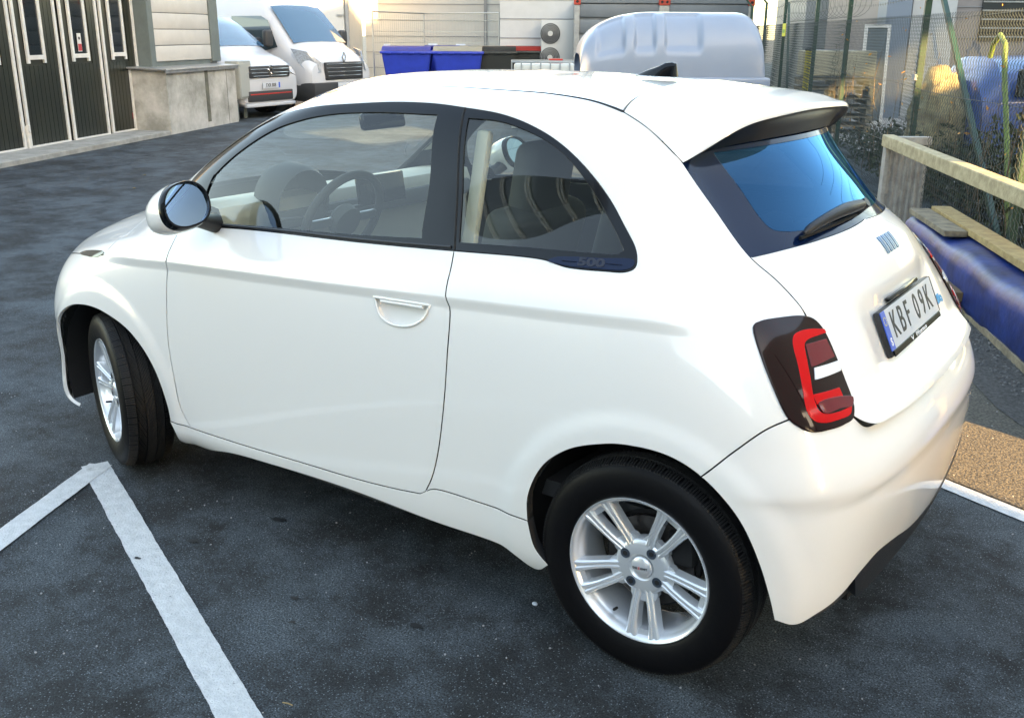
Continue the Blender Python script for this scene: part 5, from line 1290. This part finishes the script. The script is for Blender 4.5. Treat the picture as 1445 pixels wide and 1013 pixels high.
MB().box(rn*.0+Vector((-.01,0,.38)),(.03,.08,.76),Matrix.Rotation(math.atan2(rn.y,rn.x),3,'Z')).build('edge_strip',cor,rail)
for z in (.15,.33,.52): MB().cyl(rn*.03+Vector((.577,-.817,0))*.02+Vector((0,0,z)),rn*.03+Vector((.577,-.817,0))*.035+Vector((0,0,z)),.012,n=8).build('rivet',flash,rail)
e0=Vector((0,0,.79)); MB().bar(e0-rd*.03,e0+rd*5.2,.10,.10,bev=.008).build('top_rail',railm,rail)
MB().bar(e0+rd*.0,e0+rn*.36,.085,.07,bev=.006).build('top_cap',cor,rail)
for s in (5.1,): MB().bar(rd*s,rd*s+Vector((0,0,.75)),.09,.09).build('rail_post',cor,rail)
# ================= blue beam
bluem=mat('blue_paint_worn',(.002,.034,.20),.42,spec=.5,noise=(5,.5,(.003,.010,.06)),bump=(9,.5))
beam=empty('blue_beam',(-.66,5.10,0),0,'long rounded blue-painted beam lying on the gravel with loose planks on top','beam')
bd=Vector((.463,-.886,0)).normalized(); bn=Vector((.886,.463,0))
sec=[]; bb_=MB(); K=40
prof=[(-.155,.01),(-.185,.03),(-.20,.08),(-.195,.25),(-.18,.31),(-.14,.345),(-.08,.355),(.08,.37),(.17,.355),(.225,.30),(.25,.12),(.24,.02)]
rs=[]
for i in range(K+1):
    s=i/K*4.0; rs.append([bb_.bm.verts.new(tuple(bd*s+bn*(x*(1+.018*math.sin(s*7+zz*20)+.012*math.sin(s*23+zz*9)))+Vector((0,0,zz*(1+.03*math.sin(s*6+x*9)))))) for x,zz in prof])
for A,Bq in zip(rs,rs[1:]):
    for j in range(len(prof)-1): bb_.bm.faces.new((A[j],A[j+1],Bq[j+1],Bq[j]))
bb_.bm.faces.new(rs[0]);bb_.bm.faces.new(rs[-1]); bb_.build('beam_body',bluem,beam,smooth=True,ang=50)
# planks
wood=mat('plank_wood',(.46,.34,.15),.7,noise=(16,.35,(.28,.19,.08)),bump=(70,.4)); wood_g=mat('grey_wood',(.30,.25,.17),.8,noise=(12,.45,(.13,.11,.08)),bump=(60,.5))
def plank(a,b,wd,ht,m,label,tilt=0): 
    o=MB().bar(Vector(a),Vector(b),wd,ht,bev=.004).build('timber_plank',m,smooth=False); tag(o,label,'plank','loose planks by the blue beam'); return o
B0=Vector((-.66,5.10,0))
plank(B0+bd*.0+bn*.06+Vector((0,0,.40)),B0+bd*3.9+bn*.05+Vector((0,0,.40)),.14,.045,wood,'long yellow plank lying along the top of the blue beam')
plank(B0+bd*.02-bn*.10+Vector((0,0,.385)),B0+bd*.95-bn*.09+Vector((0,0,.385)),.15,.04,wood_g,'short grey plank on the far end of the blue beam')
plank(Vector((-.13,3.80,.025)),Vector((.80,1.95,.025)),.10,.05,wood_g,'narrow grey plank on the gravel edge in front of the blue beam')
plank(Vector((-.95,4.95,.05)),Vector((-.13,3.62,.05)),.22,.10,wood_g,'thick dark timber block on the ground near the right tail lamp')
plank(Vector((-.34,3.93,.115)),Vector((-.12,3.55,.115)),.16,.06,mat('old_brown_wood',(.16,.10,.05),.75,noise=(14,.4)),'stubby brown timber offcut on top of the thick block')
gv=MB(); 
rr_=random.Random(5)
def scatter(n,x0f,mtx,s0,s1,z=0):
    b=bmesh.new()
    for _ in range(n):
        x,y=x0f(rr_); s=rr_.uniform(s0,s1); M=Matrix.Translation((x,y,z+s*.3))@Matrix.Rotation(rr_.uniform(0,6),4,'Z')@Matrix.Rotation(rr_.uniform(0,6),4,'X')@Matrix.Diagonal((s,s*rr_.uniform(.6,1),s*rr_.uniform(.5,.8),1))
        bmesh.ops.create_icosphere(b,subdivisions=1,radius=.5,matrix=M)
    return b
ch=MB().poly([(-.6,1.36,.0028),(.35,1.02,.0028),(4.0,-.37,.0028),(4.0,3.0,.0028),(-.6,3.6,.0028)]).build('sunlit_asphalt_patch',mat('asphalt_sun_gold',(.13,.118,.09),.85,noise=(85,.85,(.015,.015,.014)),bump=(110,1.0))); tag(ch,kind='structure')  # same asphalt with coarse grain; golden sunlight put into its colour
gs=MB().poly([(-1.3,5.9,.006),(-.9,4.4,.006),(.42,1.95,.006),(.9,1.3,.006),(3.4,.0,.006),(3.4,7,.006)]).build('gravel_strip',gravel); tag(gs,kind='structure')
bmq=scatter(2600,lambda r:(lambda s,q:(-.95+s*.50+q*.887,4.75-s*.88+q*.46))(r.uniform(0,3.4),r.uniform(-.05,.55)),None,.008,.024)
me=bpy.data.meshes.new('gravel_stones'); bmq.to_mesh(me); bmq.free(); tag(link('gravel_stones',me,mat('stone_grey',(.16,.16,.16),.85,noise=(30,.6))),'loose grey gravel stones along the plank edge','gravel',kind='stuff')
bmq=scatter(900,lambda r:(r.uniform(-3.6,1.5),r.uniform(-1.9,3)),None,.003,.008,0.001)
me=bpy.data.meshes.new('loose_grit'); bmq.to_mesh(me); bmq.free(); tag(link('loose_grit',me,mat('grit_pale',(.30,.31,.33),.8)),'fine pale grit scattered over the asphalt','grit',kind='stuff')
for x,y,s,lb in ((.064,-1.02,.018,'round white pebble on the asphalt by the rear tyre'),(.35,3.02,.035,'pale stone at the foot of the grey plank')):
    pass
# ================= vegetation
def leaf_cloud(n,ptf,size,rng,blade=False):
    P=np.array([ptf(rng) for _ in range(n)]); d=rng.normal(size=(n,3)); d/=np.linalg.norm(d,axis=1,keepdims=True)
    e=np.cross(d,rng.normal(size=(n,3))); e/=np.linalg.norm(e,axis=1,keepdims=True)
    s=size*rng.uniform(.5,1.4,(n,1)); a=P-d*s;b_=P+e*s*.45;c_=P+d*s;f=P-e*s*.45
    V_=np.stack([a,b_,c_,f],1).reshape(-1,3); F=np.arange(n*4).reshape(n,4)
    me=bpy.data.meshes.new('foliage'); me.from_pydata(V_.tolist(),[],F.tolist()); return me
dry=mat('dry_leaf',(.045,.055,.022),.8,noise=(3,.6,(.014,.024,.010))); dryy=mat('yellow_leaf',(.26,.20,.05),.75,noise=(4,.4)); twigm=mat('twig',(.10,.075,.05),.85)
Rg=np.random.default_rng(11)
def bush(x,y,rx,ry,h,n,m,label,stems=26,size=.035,name='dry_bush'):
    r=empty(name,(x,y,0),0,label,'bush','dry bushes along the chain link fence')
    tw=MB()
    for _ in range(stems):
        a=Rg.uniform(0,6.28); q=Rg.uniform(.1,.95); tx_,ty_=rx*q*math.cos(a),ry*q*math.sin(a); tz_=h*Rg.uniform(.5,1.1)
        b0=Vector((tx_*.35,ty_*.35,0)); b3=Vector((tx_,ty_,tz_)); mid=b0.lerp(b3,.5)+Vector(Rg.normal(size=3))*.08*h
        tw.tube([b0,mid,b3,b3+Vector(Rg.normal(size=3))*.12*h],[.006,.004,.0025,.001],4)
    tw.build('stems',twigm,r)['kind']='stuff'
    def pf(g):
        while True:
            p=g.uniform(-1,1,3); 
            if (p**2).sum()<1: break
        z=(p[2]*.5+.5); k=.6+.5*math.sin(p[0]*7+z*5)*math.sin(p[1]*6)
        return (p[0]*rx,p[1]*ry,z*h*(.75+.35*k))
    me=leaf_cloud(n,pf,size,Rg); link('foliage',me,m,r)
def fpt(t,n): return FO+FDr*t+FN*n
spec=[(-1.9,.75,.55,.5,.95,1500,dry,'low dark bush behind the blue beam at the right edge'),(-.9,.7,.6,.45,1.0,1500,dry,'dense dark bush just left of the leaning fence brace'),(.3,.6,.6,.45,.85,1400,dry,'dark bush at the foot of the nearest upright green post'),(1.4,.55,.6,.45,.75,1200,dry,'low tangled bush between the corrugated panel and the car'),(2.5,.6,.65,.5,.70,1200,dry,'knee-high bush by the second green post'),(3.8,.7,.7,.5,.55,900,dry,'thin low bush left of the second green post'),(5.2,.9,.7,.6,.45,700,dry,'sparse scrub farther along the fence'),
 (-.2,1.4,.55,.5,1.75,1300,dryy,'tall sunlit yellow bush behind the nearest upright post'),(2.0,1.6,.5,.5,.95,900,dry,'olive bush in front of the rubble'),(-2.8,.6,.6,.45,1.1,1600,dry,'dark bush at the far right edge behind the rail'),(-1.4,1.3,.7,.5,1.25,1600,dry,'tall dark scrub in front of the blue car body'),(.5,1.1,.6,.4,.9,1200,dry,'dark scrub between the foam bundle and the fence')]
for t,n,rx,ry,h,cnt,m_,lb in spec:
    p=fpt(t,n); bush(p.x,p.y,rx,ry,h,cnt,m_,lb,size=.032)
# climbing twigs on the mesh
tw=MB()
for _ in range(42):
    t=Rg.uniform(-3,4.5); p=Vector((t,-.01,Rg.uniform(.1,.9))); pts=[p.copy()]
    for k in range(7): p=p+Vector((Rg.normal()*.07,Rg.normal()*.015,Rg.uniform(.02,.16))); pts.append(p.copy())
    tw.tube(pts,[.0045]*3+[.003]*3+[.0015]*2,4)
cr=tag(link('climbing_vine',None),'bare brown vine with a few orange leaves climbing the chain link fence','vine'); cr.matrix_world=FM
tw.build('stems',twigm,cr)['kind']='stuff'
me=leaf_cloud(70,lambda g:(g.uniform(-3,4),g.normal()*.03-.02,g.uniform(.4,1.9)),.019,Rg); link('leaves',me,mat('orange_leaf',(.45,.20,.03),.7),cr)
# green hose pole
gp=tag(link('bent_pipe',None),'yellow-green bent pipe hooked over behind the fence mesh','pipe'); gp.matrix_world=FM@Matrix.Translation((-.16,0,0))
MB().tube([(-1.42,.10,1.50),(-1.47,.10,1.60),(-1.58,.10,1.66),(-1.72,.10,1.60),(-1.80,.10,1.4),(-2.1,.10,.9),(-2.5,.10,.1)],.019,10).build('pipe_tube',mat('pipe_green',(.12,.20,.04),.45,noise=(9,.4)),gp,smooth=True)
# ================= yard beyond the fence
def rubble(x,y,n,spread,smin,smax,m_,label,name='rubble_heap'):
    b=bmesh.new()
    for _ in range(n):
        a=rr_.uniform(0,6.28);q=rr_.random()**.6*spread; s=rr_.uniform(smin,smax); zz=max(0,(1-q/spread))*spread*.35
        M=Matrix.Translation((x+q*math.cos(a),y+q*math.sin(a),zz*rr_.random()+s*.2))@Matrix.Rotation(rr_.uniform(0,6),4,'Z')@Matrix.Rotation(rr_.uniform(0,6),4,'X')@Matrix.Diagonal((s,s*.7,s*.5,1))
        bmesh.ops.create_icosphere(b,subdivisions=1,radius=.5,matrix=M)
    me=bpy.data.meshes.new(name); b.to_mesh(me); b.free(); tag(link(name,me,m_),label,'rubble',kind='stuff')
pale=mat('pale_rubble',(.34,.33,.32),.9,noise=(8,.5,(.16,.155,.15)),bump=(30,.6))
yp=MB().poly([tuple(fpt(-8,1.2))[:2]+(.006,),tuple(fpt(16,.4))[:2]+(.006,),tuple(fpt(20,14))[:2]+(.006,),tuple(fpt(-8,18))[:2]+(.006,)]).build('gravel_yard',mat('yard_gravel',(.40,.39,.37),.9,noise=(2.2,.5,(.20,.19,.18)),bump=(20,.8))); tag(yp,kind='structure')
p=fpt(6.5,3.2); rubble(p.x,p.y,420,1.9,.06,.22,pale,'heap of pale broken rubble beyond the fence')
p=fpt(3.0,3.0); rubble(p.x,p.y,300,1.2,.05,.18,pale,'low spread of pale stones behind the second post')
# concrete slab on stacked pallets
slab=tag(link('concrete_slab',None),'big pale concrete slab resting on stacked pallets beyond the fence','slab'); slab.location=(-4.75,15.2,0); slab.rotation_euler=(0,0,math.radians(30))
MB().box((0,0,1.17),(1.25,.5,.42),bev=.02).build('slab_block',mat('slab_sand',(.42,.38,.27),.85,noise=(4,.2)),slab)
pal=empty('pallet_stack',(-4.75,15.2,0),math.radians(30),'stack of dark weathered pallets under the pale concrete slab','pallets')
for k in range(6):
    for x in (-.55,0,.55): MB().box((x,0,.07+.155*k),(.12,.9,.09)).build('pallet_block',wood_g,pal)
    for y in np.linspace(-.4,.4,5): MB().box((0,y,.13+.155*k),(1.25,.12,.022)).build('pallet_board',wood_g,pal)
yel=tag(link('marker_post',None),'upright yellow marker post in front of the pallet stack','post'); yel.location=(-4.75,13.75,0)
MB().box((0,0,.70),(.09,.09,1.4),bev=.01).build('post_shaft',mat('post_yellow',(.62,.50,.03),.5,noise=(10,.3)),yel); MB().box((0,0,1.41),(.10,.10,.03)).build('post_cap',black_plastic,yel)
# crates and leaning frame
lf=tag(link('leaning_frame',None),'white aluminium door frame leaning against the grey hall beyond the fence','door frame'); lf.location=(-4.62,17.15,0); lf.rotation_euler=(math.radians(-6),0,math.radians(28))
for x in (-.21,.21): MB().box((x,0,.92),(.06,.05,1.84)).build('frame_side',door_white,lf)
for z in (.03,1.81): MB().box((0,0,z),(.36,.05,.06)).build('frame_bar',door_white,lf)
MB().box((0,.01,.92),(.36,.015,1.72)).build('frame_panel',mat('frame_grey',(.10,.13,.15),.4),lf)
ct=tag(link('louvred_unit',None),'grey louvred metal unit standing beyond the fence by the hall','machine'); ct.location=(-5.3,16.6,0); ct.rotation_euler=(0,0,math.radians(30))
MB().box((0,0,.72),(.85,.6,1.3),bev=.02).build('unit_casing',mat('unit_grey',(.20,.22,.23),.5),ct)
for k in range(9): MB().box((0,-.31,.35+.11*k),(.72,.03,.05),Matrix.Rotation(.4,3,'X')).build('louvre',flash,ct)
# blue covered wreck
wr=tag(link('covered_vehicle',None),'old blue car body partly wrapped in pale foam beyond the fence at the right edge','vehicle'); wr.location=(-.10,9.75,0); wr.rotation_euler=(0,0,math.radians(35))
P=[]
st=[(-1.62,.55,.70),(-1.58,1.20,.75),(-1.4,1.44,.72),(.2,1.48,.70),(.9,1.40,.70),(1.5,.95,.8),(2.4,.82,.8),(2.6,.5,.7)]
for x,h,w_ in st: P.append([(x,w_*math.copysign(abs(math.cos(a))**.5,math.cos(a)),.25+(h-.25)*abs(math.sin(a))**.5) for a in np.linspace(0,math.pi,24)])
grid_mesh('vehicle_body',np.array(P),mat('faded_blue',(.02,.075,.26),.4,coat=.5,noise=(3,.3)),wr).data.set_sharp_from_angle(angle=math.radians(35))
MB().box((-.35,-.74,1.20),(1.9,.04,.28),bev=.02).build('vehicle_window',win_dark,wr); MB().box((.6,-.84,.80),(3.0,.03,.06)).build('white_stripe',door_white,wr)
for x in (-.9,1.7): MB().lathe([(.001,-.1),(.30,-.1),(.31,.1),(.001,.1)],24,M=Matrix.Translation((x,-.72,.31))).build('wheel',tyre_b,wr,smooth=True)
fo=tag(link('foam_bundle',None),'crumpled pale yellow foam bundle in front of the blue car body','foam'); p=fpt(1.55,.62); fo.location=(p.x,p.y,0)
b=bmesh.new(); bmesh.ops.create_icosphere(b,subdivisions=4,radius=1)
from mathutils import noise as mn
for v in b.verts:
    q=v.co.copy(); d=1+.16*mn.noise(q*2.6)+.14*mn.noise(q*6)+.07*mn.noise(q*15); v.co=Vector((q.x*.30*d,q.y*.45*d,max(0,.62+q.z*.70*d)))
me=bpy.data.meshes.new('foam_mass'); b.to_mesh(me); b.free(); me.polygons.foreach_set('use_smooth',[True]*len(me.polygons)); link('foam_mass',me,mat('foam_yellow',(.30,.27,.16),.85,noise=(6,.6,(.12,.10,.06)),bump=(25,.7)),fo)
# halls beyond
hb_=tag(link('grey_hall',None),'grey industrial hall with a blue-grey column beyond the chain link fence','building'); hb_.matrix_world=Matrix(((.817,-.577,0,-8.0),(.577,.817,0,24.0),(0,0,1,0),(0,0,0,1)))
MB().box((2.0,1.5,3.5),(5.0,3,7)).build('wall_panel',far_white,hb_)
hb_.children[0].data.materials.clear(); hb_.children[0].data.materials.append(mat('hall_grey_white',(.34,.345,.34),.6,noise=(1.4,.12)))
for i in range(8): MB().box((2.0,-.01,.6+.7*i),(5.0,.014,.015)).build('panel_joint',far_grey,hb_)
MB().box((-.35+.9,-.02,1.0),(.9,.03,1.6)).build('ground_panel',cream,hb_)
h2=tag(link('tall_hall',None),'tall pale hall with louvred windows at the upper right beyond the fence','building'); h2.matrix_world=Matrix(((.817,-.577,0,-4.9),(.577,.817,0,19.2),(0,0,1,0),(0,0,0,1)))
MB().box((3.5,2,3.5),(7.4,4,7)).build('wall_panel',mat('warm_pale_wall',(.24,.215,.21),.6,noise=(1.4,.12)),h2)
MB().box((-.1,-.15,3.5),(.5,.5,7)).build('steel_column',mat('bluegrey_steel',(.16,.20,.25),.45),h2)
MB().box((.75,-.03,3.5),(.9,.06,7)).build('light_strip_wall',far_w2,h2)
for x in (2.2,3.5,4.8):
    w3=MB().box((x,-.03,2.3),(.95,.05,1.5)).build('window',win_dark,h2)
    for k in range(9): MB().box((x,-.07,1.62+.17*k),(.95,.02,.03)).build('louvre',flash,w3)
for k in range(7): MB().box((3.7,-.02,.4+.6*k),(6.0,.014,.015)).build('panel_joint',far_grey,h2)

# small litter on the asphalt
def litter(name,label,cat,x,y,build,grp=None):
    o=build(); o.name=name; o.location=(x,y,.004); tag(o,label,cat,grp)
def pebble(): 
    b=bmesh.new(); bmesh.ops.create_icosphere(b,subdivisions=2,radius=.0095,matrix=Matrix.Diagonal((1,.8,.6,1))); me=bpy.data.meshes.new('pebble'); b.to_mesh(me); b.free(); return link('pebble',me,MATS['tag_white'])
litter('pebble','round white pebble on the asphalt left of the rear wheel','pebble',-.401,-.70,pebble)
litter('twig','thin pale twig lying on the asphalt at the bottom edge','twig',-.655,-1.47,lambda:MB().tube([(-.014,-.004,.003),(0,.001,.004),(.015,.003,.003)],.0016,6).build('twig',wood))
leafm=mat('fallen_leaf',(.22,.15,.05),.8)
for x,y,lb in ((-6.9,2.35,'dry leaf on the asphalt nearest the left edge of the picture'),(-8.6,3.6,'curled brown leaf on the asphalt before the second door leaf'),(-9.4,4.3,'pair-shaped dry leaf on the asphalt before the concrete step'),(-7.9,4.2,'pale dry leaf on the open asphalt left of the bonnet')):
    litter('fallen_leaf',lb,'leaf',x,y,lambda:MB().poly([(-.03,0,.004),(-.01,.022,.012),(.028,.014,.006),(.035,-.006,.014),(.0,-.02,.008)]).build('fallen_leaf',leafm),'fallen leaves on the asphalt')

# ================= unseen surroundings: an added sun blocker to the east, halls mirrored in the paintwork
blocker=tag(link('east_sun_blocker',None),'unseen grey-beige wall added east of the lot, its openings letting sun patches through','building')  # added out of view for shading, openings cut to aim the sun patches
eh=mat('blocker_wall',(.40,.38,.34),.6,noise=(1,.12))
X0=13.5
def blk(y0,y1,z0,z1,m=eh,x=X0,d=.35): MB().box((x+d/2,(y0+y1)/2,(z0+z1)/2),(d,y1-y0,z1-z0)).build('wall_block',m,blocker)
YA=.88-.337*(X0-.45); YB=2.12-.337*(X0-.45)
blk(-34,YA,0,13.6); blk(YA,YB,4.95,13.6); blk(YB,-1.4,0,5.95); blk(-1.4,-.2,0,5.0); blk(-.2,5.5,0,5.95); blk(YB,5.5,6.5,7.45); blk(YB,.6,7.45,8.3); blk(2.9,5.5,7.45,8.3); blk(YB,5.5,8.3,13.6); blk(5.5,44,0,13.6)
# south workshop with the same dark folding doors, mirrored in the car's flank
sb=tag(link('south_workshop',None),'workshop with dark folding doors south of the lot','building')
sb.matrix_world=Matrix(((.98,.20,0,-11),(-.20,.98,0,-14.5),(0,0,1,0),(0,0,0,1)))
MB().box((11,-3,2.05),(26,6,4.1)).build('wall_core',cream,sb)
for i in range(16):
    x=.6+1.45*i
    MB().box((x,.03,1.75),(1.32,.06,3.5)).build('dark_leaf',dark_door,sb)
    f=MB()
    for q in (-.66,.66): f.box((x+q,.07,1.75),(.06,.04,3.5))
    f.box((x,.07,.05),(1.32,.04,.07)); f.build('leaf_frame',door_white,sb)
    g2=MB()
    for q in (-.24,.24): g2.box((x+q,.075,2.3),(.05,.04,1.9))
    g2.box((x,.075,1.35),(.5,.04,.05)).box((x,.075,3.25),(.5,.04,.05)); g2.build('window_frame',door_white,sb)
    MB().box((x,.068,2.3),(.43,.02,1.86)).build('window_pane',win_dark,sb)

tw_=tag(link('door_hall',None),'tall hall with dark green folding doors and white trims south-west of the lot','building')
tw_.matrix_world=Matrix(((.865,-.50,0,-10.3),(.50,.865,0,-11.4),(0,0,1,0),(0,0,0,1)))
MB().box((4.2,-2.0,3.9),(8.4,3.9,7.8)).build('wall_core',dark_door,tw_)
for i in range(6):
    x=.75+1.38*i
    MB().box((x,.03,3.8),(1.24,.06,7.6)).build('dark_leaf',dark_door,tw_)
    f=MB()
    for q in (-.62,.62): f.box((x+q,.07,3.8),(.09,.04,7.6))
    f.box((x,.07,.05),(1.24,.04,.07)); f.build('leaf_frame',door_white,tw_)
    g2=MB()
    for q in (-.27,.27): g2.box((x+q,.075,5.1),(.08,.04,2.6))
    g2.box((x,.075,3.8),(.6,.04,.08)).box((x,.075,6.4),(.6,.04,.08)); g2.build('window_frame',door_white,tw_)
    MB().box((x,.068,5.1),(.50,.02,2.55)).build('window_pane',win_dark,tw_)
